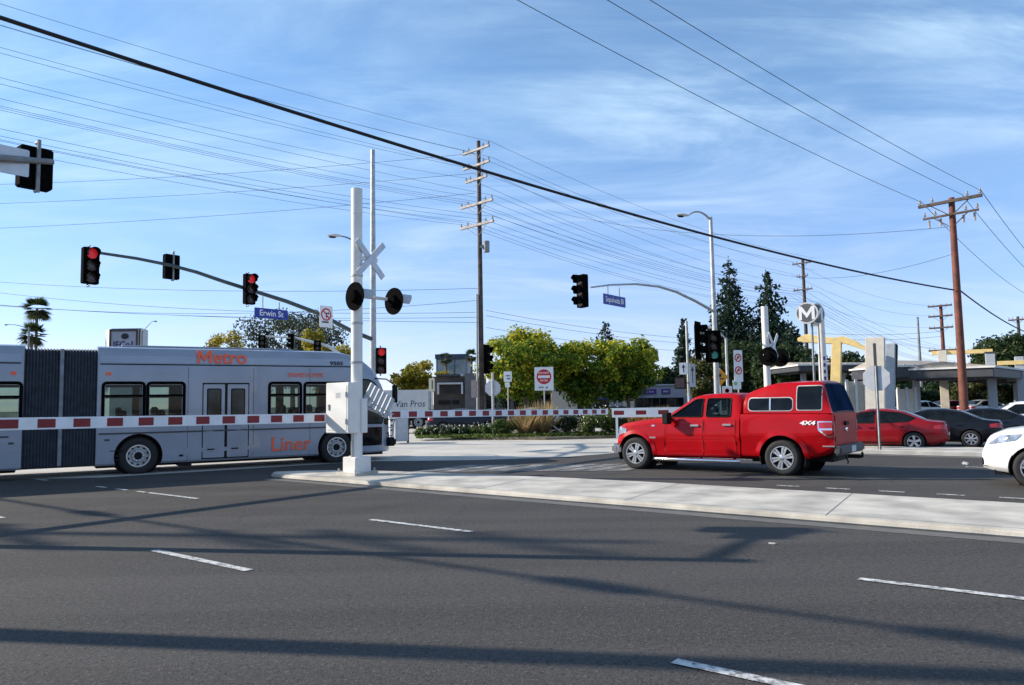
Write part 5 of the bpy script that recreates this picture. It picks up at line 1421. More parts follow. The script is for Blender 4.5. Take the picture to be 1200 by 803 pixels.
def canopy(label, x0, x1, y0, y1, z0, z1, zr, ncol, rot=0., beam=True):
    root = thing('station_canopy', label, 'canopy', ((x0 + x1) / 2, (y0 + y1) / 2, 0), rot); hx, hy = (x1 - x0) / 2, (y1 - y0) / 2
    b = MB(); b.box((-hx, -hy, z0), (hx, hy, z1)); b.build('fascia', M['canopy_dark'], root, bevel=.03)
    b = MB(); b.box((-hx - .1, -hy - .1, z1), (hx + .1, hy + .1, z1 + .10)); b.build('white_edge', M['offwhite'], root)
    b = MB()
    vs = [(-hx, -hy, z1 + .101), (hx, -hy, z1 + .101), (hx, hy, z1 + .101), (-hx, hy, z1 + .101), (-hx, 0, zr), (hx, 0, zr - .1)]
    b.add(vs, [(0, 1, 5, 4), (2, 3, 4, 5), (1, 2, 5), (3, 0, 4), (3, 2, 1, 0)]); n = int(hx * 2 / .6)
    for i in range(n):
        x = -hx + .3 + i * .6; b.box((x - .03, -hy * .98, z1 + .1), (x + .03, -hy * .9, z1 + .16))
    b.build('roof', M['tan_roof'], root)
    for i in range(ncol):
        x = -hx + hx * 2 * (i + .5) / ncol; b = MB(); b.box((x - .16, -.16, 0), (x + .16, .16, z0)); b.build('column', M['grey_metal'], root, bevel=.02)
    b = MB()
    for i in range(3): b = MB(); b.box((-hx + .4 + i * hx * .7, -hy * .6, z0 - .12), (-hx + .9 + i * hx * .7, hy * .6, z0)); b.build('light_trough', M['dark_grey'], root)
    return root
canopy('tan roofed station canopy with dark fascia between pylon and brown pole', 21.6, 25.3, 44, 49, 2.75, 3.35, 3.9, 2)
canopy('long tan roofed station canopy right of the brown utility pole', 19.5, 46.5, 50.5, 55.5, 2.65, 3.15, 3.6, 3, .84)
canopy('far station canopy with a thin white edge behind the yellow portal', 19.4, 25.0, 52, 58, 3.5, 3.85, 4.25, 2)
for (u, v0, Y, w, lab, m) in ((1160, 414, 46, .48, 'grey station column standing in front of the long canopy', 'grey_metal'), (1194, 418, 48, .46, 'grey station column with yellow bracket at the right edge', 'grey_metal'), (1104, 411, 50, .5, 'pale station column holding a tan beam left of the brown pole', 'pylon')):
    q = at(u, v0, Y); r_ = thing('station_column', lab, 'column', (q.x, q.y, 0), math.radians(-28)); b = MB(); b.box((-w / 2, -.25, 0), (w / 2, .25, q.z)); b.build('column', M[m], r_, bevel=.02)
    b = MB()
    if m == 'pylon': b.box((-.6, -.15, q.z - .28), (2.8, .15, q.z - .02)); b.build('beam', M['yellow'], r_, bevel=.02)
    elif u > 1180: b.box((-1.2, -.3, q.z - .5), (1.0, -.252, q.z - .25)); b.build('beam', M['yellow'], r_)
    else: b.box((-w / 2 - .04, -.29, q.z), (w / 2 + .04, .29, q.z + .08)); b.build('cap', M['dark_grey'], r_)
for (u0, u1, v0, Y, lab) in ((992, 1013, 447, 45, 'pale station wall panel with posts behind the camper shell'), (1052, 1072, 456, 45.5, 'pale wall panel under the tan roofed canopy')):
    a, c = at(u0, v0, Y), at(u1, v0, Y); r_ = thing('station_wall', lab, 'wall', ((a.x + c.x) / 2, Y, 0)); hw = (c.x - a.x) / 2; b = MB(); b.box((-hw, 0, 0), (hw, .25, a.z)); b.build('wall_panel', M['beige'] if u0 < 1000 else M['pylon'], r_, bevel=.02)
    for x in (-hw, 0, hw): b = MB(); b.box((x - .07, -.08, 0), (x + .07, -.003, a.z + .1)); b.build('post', M['offwhite'], r_)


# ------------------------------------------------------------------ utility poles and wires
LD = Vector((.71, .70, 0)).normalized(); AD = Vector((.70, -.71, 0)).normalized()
cpb = Vector((-1.94, 48, 0)); lpb = Vector((-34, 15.3, 0)); rpb = at(945, 400, 80); rpb.z = 0
arms_c = [(17.75, 1.25, .13), (16.75, 1.25, .13), (15.85, 1.0, .13), (14.25, 1.5, .14), (12.9, 1.55, .14)]
cp = util_pole('utility_pole', 'tall dark wooden utility pole with five pale crossarms standing in the shrubs', cpb, 18.4, .175, M['wood_pole'], arms_c, AD, M['wood_grey'])
b = MB(); b.lathe([(.2, -.35), (.2, .35), (.05, .38)], 12, 0, Matrix.Translation((.42, -.2, 11.5))); b.box((.0, -.3, 11.4), (.42, -.12, 11.6)); b.build('junction_can', M['steel_dark'], cp, True)
b = MB(); b.tube([(-.27, -.12, .2), (-.25, -.12, 4.0), (-.23, -.1, 8.5)], .07, 8); b.build('riser_conduit', M['steel'], cp, True)
q = at(561, 461, 46) ; b = MB(); b.box((-.62, -.5, 2.0), (-.28, -.25, 3.1)); b.build('meter_box', mat('meter_beige', (.42, .33, .29)), cp, bevel=.03)
lp2 = copy_tree(cp); lp2.location = lpb; lp2['label'] = 'dark wooden utility pole whose shadow crosses the road, left of the view'; lp2['group'] = 'wooden utility poles'
rp = util_pole('utility_pole', 'thin dark utility pole with three crossarms beside the round M emblem', rpb, 16.2, .22, M['wood_pole'], [(15.8, 1.0, .12), (14.4, .6, .10), (13.0, 1.0, .12)], AD, M['wood_pole'])
fpb = at(1106, 420, 105); fpb.z = 0
fp = util_pole('utility_pole', 'far wooden utility pole seen left of the reddish brown pole', fpb, 14.2, .3, M['wood_brown'], [(14.0, 1.5, .22), (12.6, 1.5, .22), (11.0, 1.5, .22), (7.9, 1.7, .25), (6.0, 1.5, .2)], AD, M['wood_pole'])
bpb = at(1130, 478, 34); bpb.z = 0
PA = Vector((-12.0, 7.24, 0)); wd_ = (bpb - PA).normalized(); wa = Vector((wd_.y, -wd_.x, 0))
bp_ = util_pole('utility_pole', 'reddish brown wooden utility pole with a double crossarm at the right', bpb, 10.55, .185, M['wood_brown'], [(10.35, 1.32, .13), (9.75, 1.15, .09)], wa, M['wood_pole'])
for s in (-1.0, -.5, .45, .9): b = MB(); b.tube([wa * s + Vector((0, 0, 9.7)), wa * s + Vector((0, 0, 9.35))], .05, 6); b.build('fuse_cutout', M['porcelain'], bp_, True)
pa = util_pole('utility_pole', 'near wooden utility pole out of sight to the left, casting the broad road shadow', PA, 15.2, .17, M['wood_brown'], [(14.9, 1.32, .13)], wa, M['wood_pole'])
p3 = Vector((51, 70, 0))
rd = random.Random(3)
# three thin wires and a thick cable from the near pole to the brown pole
for i, s in enumerate((-1.25, .45, 1.22)):
    z1 = 10.6; P0_ = PA + wa * s; t_ = onplane((610, 715, 765)[i], 2, P0_, wd_); f_ = (t_ - P0_).dot(wd_) / (bpb - PA).length
    z0 = (t_.z + 4 * .62 * f_ * (1 - f_) - z1 * f_) / (1 - f_); print('top wire', i, f_, z0)
    wire(('upper wire crossing the open sky to the inner end of the brown pole crossarm', 'middle wire crossing the open sky to the brown pole crossarm', 'rightmost wire crossing the open sky to the outer end of the brown pole crossarm')[i], PA + wa * s + Vector((0, 0, z0)), bpb + wa * s + Vector((0, 0, z1)), .62, .010, 'wire')
    wire(('inner', 'middle', 'outer')[i] + ' wire leaving the brown pole crossarm down to the right edge', bpb + wa * s + Vector((0, 0, z1)), p3 + wa * s + Vector((0, 0, 10)), .9, .013, 'wire')
wire('thick black cable slanting across the whole sky to the brown pole', PA + Vector((.1, -.1, 7.95)), bpb + Vector((-.2, -.1, 6.35)), .62, .036, 'cable', name='overhead_cable', n=48, cat='cable')
wire('thick black cable continuing from the brown pole to the right edge', bpb + Vector((.2, .1, 6.35)), p3 + Vector((0, 0, 7.0)), 1.0, .034, 'cable', name='overhead_cable', cat='cable')
PA2 = PA + D * 42
ca = wire('heavy cable along the near kerb whose shadow crosses the lanes', PA + Vector((0, 0, 8.6)), PA2 + Vector((0, 0, 8.6)), .9, .055, 'cable', name='overhead_cable', cat='cable')
for t in (.035, .10, .30):
    p = PA.lerp(PA2, t) + Vector((0, 0, 8.6 - 4 * .9 * t * (1 - t))); b = MB(); b.tube([-D * .5, -D * .42, D * .42, D * .5], [.05, .13, .13, .05], 10); o = b.build('splice_case', M['black'], None, True); o.location = p
    tag(o, {.035: 'black splice case on the kerb cable closest to its pole', .10: 'black splice case, second along the kerb cable from its pole', .30: 'black splice case, third along the kerb cable from its pole'}[t], 'splice case')
# main line: left pole -> centre pole -> thin pole -> far pole
k = 0
nm_ = ['topmost', 'second', 'third', 'fourth', 'lowest']
for ai, (z, hl, th) in enumerate(arms_c):
    for si, s in enumerate((-.95, .95) if ai < 3 else (-.95, .3, .95, -.62, -.3)):
        side = ('left', 'right')[si] if ai < 3 else ('left', 'inner', 'right', 'second', 'third')[si]
        a = lpb + AD * hl * s + Vector((0, 0, z + .3)); c = cpb + AD * hl * s + Vector((0, 0, z + .3))
        wire('wire from the left edge to the tall pole, %s tip of its %s crossarm' % (side, nm_[ai]), a, c, rd.uniform(.5, 1.0), .0085, 'wire')
        zr = (16.2, 14.9, 12.9, 12.6, 11.5)[ai]; e = rpb + AD * hl * s * 1.1 + Vector((0, 0, zr))
        wire('wire from the %s tip of the %s tall pole crossarm towards the M emblem' % (side, nm_[ai]), c, e, rd.uniform(.7, 1.2), .010, 'wire')
        if si != 1 or ai > 2:
            wire('wire between thin pole and far pole, meeting the %s %s insulator' % (nm_[ai], side), e, fpb + AD * s * 1.4 + Vector((0, 0, (14.2, 12.8, 11.2, 8.2, 6.3)[ai])), rd.uniform(.8, 1.3), .012, 'wire')
# level wires off to the left of the tall pole
for i, (z, zl, s_) in enumerate(((17.6, 17.9, 1.1), (16.3, 16.5, .9), (15.0, 14.7, .9))):
    wire('level wire running to the left from the tall pole, %s of three' % ('top', 'middle', 'bottom')[i], cpb + Vector((-.3, 0, z)), Vector((-66, 52 + i, zl)), s_, .011, 'wire')
# low communication lines
low = [((0, 316), 62, (561, 338), 48, .5), ((0, 322), 60, (561, 366), 48, .7), ((0, 344), 66, (561, 372), 48, .5), ((0, 330), 60, (561, 352), 48, .9), ((0, 350), 64, (561, 378), 48, .3)]
for i, (a, Ya, c, Yc, sg) in enumerate(low):
    P, Q = at(*a, Ya), at(*c, Yc); d_ = P - Q
    wire('low level line left of the tall pole, number %s from the top there' % ('one', 'three', 'four', 'two', 'five')[i], Q + d_ * 1.6, Q, sg * 2.2, .013, 'wire')
for i, (va, vb) in enumerate(((364, 396), (370, 402), (384, 408))):
    wire('low line from the tall pole passing above the yellow green trees, %s one' % ('upper', 'middle', 'lower')[i], at(570, va, 48), at(945, vb, 80), .9, .012, 'wire')
wire('faint line between the street light mast top region and the brown pole', at(1116, 298, 34), at(900, 318, 60), .8, .010, 'wire')
wire('faint high line behind the street light lamp to the brown pole crossarm', at(1112, 266, 34), at(640, 246, 52), 1.0, .010, 'wire')
for i, v in enumerate((388, 394)):
    wire('low line from the far pole to the slim pole left of it, %s' % ('upper', 'lower')[i], at(1106, v, 105), at(950, v + 2, 100), .4, .02, 'wire')
q = at(1078, 420, 70); o = thing('lamp_post', 'slim grey post above the tan canopy roof', 'post', (q.x, q.y, 0)); b = MB(); b.tube([(0, 0, 0), (0, 0, 5), (0, 0, at(1077, 373, 70).z)], [.16, .13, .09], 10); b.build('pole_shaft', M['steel_dark'], o, True); b = MB(); b.lathe([(.10, 0), (.12, .06), (.02, .12)], 10, 0, Matrix.Translation((0, 0, at(1077, 373, 70).z))); b.build('pole_cap', M['steel_dark'], o)
q = at(1196, 420, 80); o = util_pole('utility_pole', 'short far utility pole at the right edge before the big tree', (q.x, q.y, 0), at(1196, 371, 80).z, .2, M['wood_pole'], [(at(1196, 375, 80).z, .8, .15)], AD, M['wood_pole'])
# small far street lamps at the left
q = at(166, 400, 88); o = thing('street_lamp', 'small far street lamp right of the white sign tower', 'street lamp', (q.x, q.y, 0)); z = at(166, 388, 88).z; b = MB(); b.tube([(0, 0, 0), (0, 0, z)], [.14, .1], 8); b.build('pole_shaft', M['steel_dark'], o, True); cobra(o, (0, 0, z - .2), (1.2, 0, z + 1.1), M['steel_dark'], .1)
q = at(40, 400, 84); o = thing('street_lamp', 'far street lamp reaching left from beside the palm', 'street lamp', (q.x - 0.6, q.y, 0)); z = at(30, 384, 84).z; b = MB(); b.tube([(0, 0, 0), (0, 0, z)], [.14, .1], 8); b.build('pole_shaft', M['steel_dark'], o, True); cobra(o, (0, 0, z - .2), (-2.2, 0, z + .35), M['steel_dark'], .3)
# far signal pair above the bus roof
for (u, v, lab, f) in ((307, 402, 'small far signal left of a pair behind the bus roof', (.3, -1, 0)), (342, 400, 'small far signal right of a pair behind the bus roof', (-.9, -.4, 0)), (372, 408, 'small dark far signal on a pale arm near the bus nose', (.2, -1, 0))):
    signal(lab, at(u, v, 55), Vector(f), 1.1, None, .5, group='far signals above the bus roof', bracket=True)
fmb = at(402, 440, 55.4); fm = thing('signal_mast', 'pale far signal arm rising behind the bus nose', 'signal pole', (fmb.x, fmb.y, 0)); b = MB(); b.tube([(0, 0, 0), (0, 0, 5.2)], [.14, .11], 10); b.build('pole_shaft', M['white_metal'], fm, True)
b = MB(); b.tube([at(u, v, 55.4) - Vector((fmb.x, fmb.y, 0)) for u, v in ((402, 418), (385, 406), (358, 399), (346, 396), (306, 394))], [.14, .12, .1, .08, .06], 8); b.build('mast_arm', M['white_metal'], fm, True)
q = at(571, 421, 46.5); signal('dark signal hung on the tall wooden pole at the tree edge', q, Vector((.9, -.4, 0)), 1.5, None, .5, True, bracket=True)

# ------------------------------------------------------------------ trees
def B(u, Y): q = at(u, 470, Y); return Vector((q.x, q.y, 0))
def Zv(u, v, Y): return at(u, v, Y).z
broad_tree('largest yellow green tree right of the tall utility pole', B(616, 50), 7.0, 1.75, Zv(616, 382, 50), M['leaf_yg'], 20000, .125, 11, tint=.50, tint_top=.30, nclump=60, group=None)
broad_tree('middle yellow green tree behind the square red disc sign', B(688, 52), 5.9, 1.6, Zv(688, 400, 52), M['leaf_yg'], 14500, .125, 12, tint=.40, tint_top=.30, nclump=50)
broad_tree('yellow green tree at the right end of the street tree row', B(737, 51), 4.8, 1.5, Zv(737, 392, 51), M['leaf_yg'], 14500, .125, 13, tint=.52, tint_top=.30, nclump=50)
conifer('dark conifer tip showing between two yellow green trees', B(712, 78), 7.0, Zv(712, 376, 78), 3, 4500, .22, 14)
broad_tree('small yellow leaved tree above the bus roof lettering', B(266, 75), 4.6, 3.0, Zv(266, 383, 75), M['leaf_yellow'], 3200, .15, 15, tint=.4, nclump=22)
broad_tree('large airy grey green tree behind the blue name plate', B(343, 86), 13.0, 4.0, Zv(345, 346, 86), M['leaf_grey'], 11000, .17, 16, tint=.4, nclump=42, trunk_r=.3)
broad_tree('yellow leaved tree behind the far signal near the bus nose', B(372, 66), 3.8, 2.5, Zv(370, 386, 66), M['leaf_yellow'], 3600, .14, 17, tint=.35, nclump=20)
broad_tree('low yellow tree peeking beside the gate mast', B(404, 68), 3.6, 2.4, Zv(404, 396, 68), M['leaf_yellow'], 3200, .14, 18, tint=.3, nclump=20)
broad_tree('golden tree beyond the white box truck', B(490, 82), 6.0, 2.2, Zv(488, 425, 82), M['leaf_yellow'], 5200, .17, 19, tint=.35, nclump=28)
broad_tree('small golden tree in front of the glass office block', B(522, 88), 3.2, 3.0, Zv(520, 434, 88), M['leaf_yellow'], 2400, .17, 29, tint=.25, nclump=18)
palm('far palm rising above the bus roof at the left', B(40, 95), Zv(40, 362, 95), 2.0, 20, n=60)
palm('shorter palm with ragged fronds beside the far left palm', B(35, 94), Zv(34, 392, 94), 1.9, 21, n=50)
palm('small palm in front of the glass office block', B(523, 105), Zv(523, 420, 105), 1.25, 22, n=34)
palm('small palm between the glass office block and the tall pole', B(553, 105), Zv(553, 417, 105), 1.25, 23, n=34)
conifer('tallest conifer behind the street light mast', B(860, 76), 7.4, Zv(860, 300, 76), 2, 19000, .20, 24, power=.62)
conifer('second tall conifer left of the round M emblem', B(905, 74), 7.6, Zv(905, 318, 74), 2, 19000, .20, 25, power=.62)
conifer('slender conifer left of the far corner signals', B(803, 82), 4.0, Zv(803, 372, 82), 1.5, 5000, .22, 26, power=.8)
conifer('dark conifer low beside the round M emblem', B(932, 70), 5.2, Zv(930, 376, 70), 1, 7000, .2, 27, power=.6)
broad_tree('dark green tree behind the turn ban board', B(873, 66), 6.2, 1.2, Zv(873, 392, 66), M['leaf_dark'], 9000, .16, 30, tint=.5, nclump=36)
broad_tree('olive leaved tree behind the orange diamond sign', B(828, 64), 4.6, 1.0, Zv(826, 418, 64), M['leaf_olive'], 6000, .15, 31, tint=.45, nclump=30)
broad_tree('dark leafy tree below the round M emblem', B(925, 60), 6.5, .8, Zv(925, 400, 60), M['leaf_dark'], 10000, .15, 32, tint=.4, nclump=40)
broad_tree('dark tree left of the slender conifer', B(780, 80), 4.8, 1.0, Zv(778, 428, 80), M['leaf_dark'], 4500, .18, 33, tint=.3, nclump=26)
broad_tree('dark tree framed by the yellow portal', B(998, 62), 5.4, .6, Zv(998, 412, 62), M['leaf_dark'], 8000, .15, 34, tint=.4, nclump=36)
for i, (u, Y, w, v, lab, m) in enumerate(((1068, 63, 5.0, 446, 'dark tree in the shade under the tan canopy', 'leaf_dark'), (1098, 66, 5.0, 447, 'low dark tree left of the brown pole base', 'leaf_dark'), (1140, 64, 4.6, 442, 'green tree between brown pole and grey station column', 'leaf_olive'), (1180, 66, 5.2, 440, 'dark green tree under the long canopy at the right', 'leaf_dark'), (1018, 66, 5.0, 440, 'dark tree behind the broad slab pylon', 'leaf_dark'))):
    broad_tree(lab, B(u, Y), w, .3, Zv(u, v, Y), M[m], 6500, .14, 40 + i, tint=.4, nclump=34)
for i, (u, Y, w, v) in enumerate(((1075, 98, 8, 424), (1035, 100, 9, 428), (1120, 100, 8, 428))):
    broad_tree(('distant tree tops over the tan canopy roof', 'distant tree tops right of the slab pylon', 'distant tree tops right of the far pole')[i], B(u, Y), w, 2, Zv(u, v, Y), M['leaf_dark'], 3600, .22, 50 + i, tint=.5, nclump=24)
broad_tree('big dark green tree at the right edge', B(1188, 74), 9.0, 2.0, Zv(1186, 381, 74), M['leaf_dark'], 15000, .17, 55, tint=.55, nclump=60, trunk_r=.3)
conifer('feathery conifer left of the big edge tree', B(1152, 78), 4.4, Zv(1152, 402, 78), 2, 5000, .2, 56, tint=.5)

# ------------------------------------------------------------------ shrubs in the planting bed
sp = [('low_shrub', 'low green shrub with white flecks nearest the pipe riser', 492, 35.6, 1.0, .42, 'leaf_low', False, ('flower_white', 60)),
      ('low_shrub', 'low dark shrub, second from the pipe riser', 515, 35.9, 1.4, .48, 'leaf_dark', False, ('flower_white', 60)),
      ('low_shrub', 'low dark shrub in front of the tall pole', 540, 36.0, 1.4, .45, 'leaf_dark', False, ('flower_white', 50)),
      ('low_shrub', 'low green shrub left of the pale kerb post', 562, 35.8, 1.1, .55, 'leaf_low', False, ('flower_white', 40)),
      ('flowering_shrub', 'bright green shrub right of the pale kerb post', 590, 35.6, 1.3, .72, 'leaf_low', False, ('flower_pink', 14)),
      ('tall_grass', 'straw coloured grass clump left of the square red disc sign', 616, 35.7, 1.2, 1.15, 'leaf_straw', True, None),
      ('tall_grass', 'pinkish straw grass clump under the square red disc sign', 636, 35.9, 1.2, 1.35, 'leaf_straw', True, None),
      ('flowering_shrub', 'dark green shrub left of the pale utility box', 662, 35.8, 1.2, 1.0, 'leaf_dark', False, ('flower_pink', 10)),
      ('flowering_shrub', 'yellow green shrub around the pale utility box', 690, 35.3, 1.3, .85, 'leaf_low', False, ('flower_white', 30)),
      ('flowering_shrub', 'leafy shrub with cream flowers right of the utility box', 712, 35.3, 1.4, 1.15, 'leaf_low', False, ('flower_white', 90)),
      ('low_shrub', 'small olive shrub before the low barrier', 733, 35.2, 1.0, .7, 'leaf_olive', False, ('flower_white', 20)),
      ('tall_grass', 'orange grass clump just left of the pickup bonnet', 750, 34.9, 1.3, .95, 'leaf_orange', True, None),
      ('tall_grass', 'straw grass clump behind the pickup bonnet', 776, 35.4, 1.4, 1.05, 'leaf_straw', True, None),
      ('tall_grass', 'orange grass clump hidden behind the pickup windscreen', 800, 35.6, 1.4, .95, 'leaf_orange', True, None)]
for i, (nm, lab, u, Y, w, h, m, gr, fl) in enumerate(sp):
    q = at(u, 500, Y); shrub(nm, lab, (q.x, q.y, .11), w, h, m, 700 if gr else 2600, .024 if gr else .05, 70 + i, 'grass clump' if gr else 'shrub', 'plants in the bed at the kerb', gr, fl)
gp = []; rng = np.random.default_rng(5); n = 9000
uu = rng.uniform(488, 825, n); YY = 35.4 + rng.normal(size=n) * .45
pts = np.array([tuple(at(u, 500, y).xy) + (.13,) for u, y in zip(uu, YY)]); pts[:, 2] += rng.uniform(0, .14, n)
v, t = leaf_mesh(pts, np.tile([0, 0, 1.], (n, 1)), .05, .45 + rng.normal(size=n) * .3, rng)
g_ = mesh_quads('ground_cover', v, t, M['leaf_low'], None); tag(g_, 'low green ground cover between the shrubs', 'ground cover', kind='stuff')
conifer('little dark juniper in the planting behind the box truck', B(586, 55), 1.8, 2.2, .2, 1500, .08, 90)

# small things on the road
q = gnd(1131, 545); o = MB(); rr_ = random.Random(9)
o.lathe([(.01, .01), (.06, .03), (.08, .06), (.05, .10), (.01, .11)], 9, 0, Matrix.Translation(q) @ Matrix.Diagonal((1.1, .7, .6, 1)))
for i_ in range(len(o.v)): o.v[i_] = o.v[i_] + Vector((rr_.uniform(-.02, .02), rr_.uniform(-.02, .02), rr_.uniform(-.015, .015)))
tag(o.build('litter', M['offwhite']), 'crumpled white scrap lying on the far lanes behind the pickup', 'litter')
q = gnd(905, 638); o = MB(); o.prism([(-.05, -.03), (.05, -.03), (.035, .03), (-.035, .03)], .004, .016, 0, Matrix.Translation((q.x, q.y, 0)) @ Matrix.Rotation(aD, 4, 'Z')); tag(o.build('road_stud', M['concrete'], bevel=.004), 'small pale road stud between the lane dashes', 'road stud')
# ------------------------------------------------------------------ buildings
def bwin(root, x0, z0, x1, z1, y, m='glass', fr='dark_grey', fw=.06):
    b = MB(); b.box((x0 - fw, y - .05, z0 - fw), (x1 + fw, y - .003, z1 + fw)); w_ = b.build('window', M[fr], root)
    b = MB(); b.box((x0, y - .058, z0), (x1, y - .052, z1)); b.build('pane', M[m], w_); return w_
def rootb(name, lab, cat, u, Y): q = at(u, 470, Y); return thing(name, lab, cat, (q.x, q.y, 0)), Vector((q.x, q.y, 0))
# white sign tower
r_, o_ = rootb('sign_tower', 'white block tower with a framed sign above the bus roof', 'tower', 138, 90)
xl, xm, xr = at(112, 400, 90).x - o_.x, at(130, 400, 90).x - o_.x, at(165, 400, 90).x - o_.x; zt_ = at(138, 385, 90).z
T = Matrix.Rotation(math.radians(-6), 4, 'Z')
b = MB(); b.prism([(xm, 0), (xr, 0), (xr - .4, 2.6), (xl, 2.2)], 0, zt_); b.build('tower_block', M['offwhite'], r_)
b = MB(); b.box((xm + .12, -.10, zt_ - 3.0), (xr - .55, -.004, zt_ - .1)); f_ = b.build('sign_board', M['lavender'], r_)
b = MB(); b.box((xm + .02, -.2, zt_ - .35), (xr - .5, -.101, zt_ - .08)); b.box((xm - .12, -.2, zt_ - 3.0), (xm + .10, -.101, zt_ - .1)); b.build('sign_frame', M['dark_grey'], r_)
for x in (xr - .42, xr - .12): b = MB(); b.box((x - .06, -.15, zt_ - 3.2), (x + .06, -.03, zt_ - .1)); b.build('rail', M['dark_grey'], r_)
b = MB(); disc(b, frame((xm + 1.7, -.104, zt_ - .95), (1, 0, 0), (0, 0, 1)) @ Matrix.Diagonal((1.3, 1, 1, 1)), .34, 0, 0, 0, .04); b.build('oval_mark', M['ink'], r_)
text('IECo1', 1.05, frame((xm + 1.55, -.108, zt_ - 1.95), (1, 0, 0), (0, 0, 1)), M['ink_blue'], r_, 'lettering', .02, .95, 0, .02)
# glass office block
r_, o_ = rootb('office_building', 'glass fronted office block with dark frame behind the golden trees', 'building', 531, 112)
xl, xr = at(511, 440, 112).x - o_.x, at(549, 440, 112).x - o_.x; zt_ = at(530, 416, 112).z
b = MB(); b.box((xl, 0, 0), (xr, 8, zt_)); b.build('wall', M['lavender'], r_)
b = MB(); b.box((xl - .1, -.35, zt_ - .55), (xr + .1, 8.2, zt_ + .1)); b.build('roof_edge', mat('slate_blue', (.03, .05, .09), .4), r_)
xs = [xl + .15, xl + (xr - xl) * .33, xl + (xr - xl) * .58, xr - .25]
gl = mat('pale_curtain_glass', (.16, .22, .24), .12, 0, .25, .6, spec=.8)
M['curtain_glass'] = gl
for a, c in zip(xs, xs[1:]): bwin(r_, a + .1, .8, c - .1, 4.6, 0, 'curtain_glass'); bwin(r_, a + .1, 4.9, c - .1, zt_ - .7, 0, 'curtain_glass')
# brown building
r_, o_ = rootb('shop_building', 'dark brown two part building behind the tall utility pole', 'building', 535, 76)
X = lambda u, Y=76: at(u, 460, Y).x - o_.x
Z = lambda v, Y=76, u=535: at(u, v, Y).z
b = MB(); b.box((X(508), 0, 0), (X(566), 10, Z(441))); b.build('wall', M['brown_stucco'], r_)
b = MB(); b.box((X(545), -.5, 0), (X(560), -.003, Z(438))); b.build('pier', M['grey_stucco'], r_, bevel=.03)
b = MB(); b.box((X(513), -.6, Z(450.5)), (X(543), -.004, Z(448.5))); b.box((X(513), -.6, Z(462)), (X(515), -.006, Z(450.6))); b.box((X(541), -.6, Z(462)), (X(543), -.006, Z(450.6))); b.build('porch_frame', M['offwhite'], r_)
bwin(r_, X(521), Z(461), X(540), Z(453), 0); bwin(r_, X(514), Z(474), X(528), Z(469), 0); bwin(r_, X(530), Z(474), X(538), Z(469), 0)
b = MB(); b.box((X(512), -.35, Z(441)), (X(540), -.003, Z(438.5))); b.build('roof', M['dark_grey'], r_)
b = MB(); b.box((X(522), -.3, 0), (X(534), -.02, 1.0)); b.build('low_wall', M['offwhite'], r_)
for u in (525, 537): b = MB(); b.box((X(u), 1, Z(441)), (X(u + 4), 2.5, Z(437.5))); b.build('roof_unit', M['offwhite'], r_)
# grey building behind the big tree
r_, o_ = rootb('shop_building', 'dark grey shop front in the shade behind the largest yellow green tree', 'building', 605, 74)
b = MB(); b.box((X(566, 74), 0, 0), (X(646, 74), 10, Z(452, 74))); b.build('wall', M['grey_stucco'], r_)
b = MB(); b.box((X(566, 74), -1.6, Z(463, 74)), (X(646, 74), -.003, Z(461, 74))); b.build('awning', M['dark_grey'], r_)
for u in (570, 586, 602, 620, 634): bwin(r_, X(u, 74), .5, X(u + 11, 74), Z(464, 74), 0)
b = MB(); b.box((X(566, 74), -.1, 0), (X(646, 74), -.06, .4)); b.build('plinth', M['beige'], r_)
# beige shop
r_, o_ = rootb('shop_building', 'sunlit beige shop wall behind the middle street tree', 'building', 668, 72)
b = MB(); b.box((X(646, 72), 0, 0), (X(686, 72), 9, Z(456, 72))); b.build('wall', M['beige'], r_)
b = MB(); b.box((X(646, 72) - .1, -.15, Z(456, 72)), (X(686, 72) + .1, 9.1, Z(454.5, 72))); b.build('roof', M['offwhite'], r_)
bwin(r_, X(677, 72), .3, X(683, 72), 2.3, 0)
r_, o_ = rootb('shop_building', 'pale shop with a dark blue awning between two street trees', 'building', 708, 73)
b = MB(); b.box((X(687, 73), 0, 0), (X(742, 73), 9, Z(455, 73))); b.build('wall', M['lavender'], r_)
b = MB(); b.prism([(0, Z(470, 73)), (-1.3, Z(471, 73)), (-1.1, Z(466, 73)), (0, Z(462, 73))], 0, X(715, 73) - X(696, 73), 0, Matrix.Translation((X(696, 73), -.003, 0)) @ Matrix(((0, 0, 1, 0), (1, 0, 0, 0), (0, 1, 0, 0), (0, 0, 0, 1)))); b.build('awning', M['blue_awning'], r_)
bwin(r_, X(698, 73), .4, X(713, 73), 2.0, 0); bwin(r_, X(690, 73), .3, X(693, 73), 2.2, 0)
b = MB(); b.box((X(729, 73), -.4, 0), (X(742, 73), -.003, Z(460, 73))); b.build('pier', M['beige'], r_)
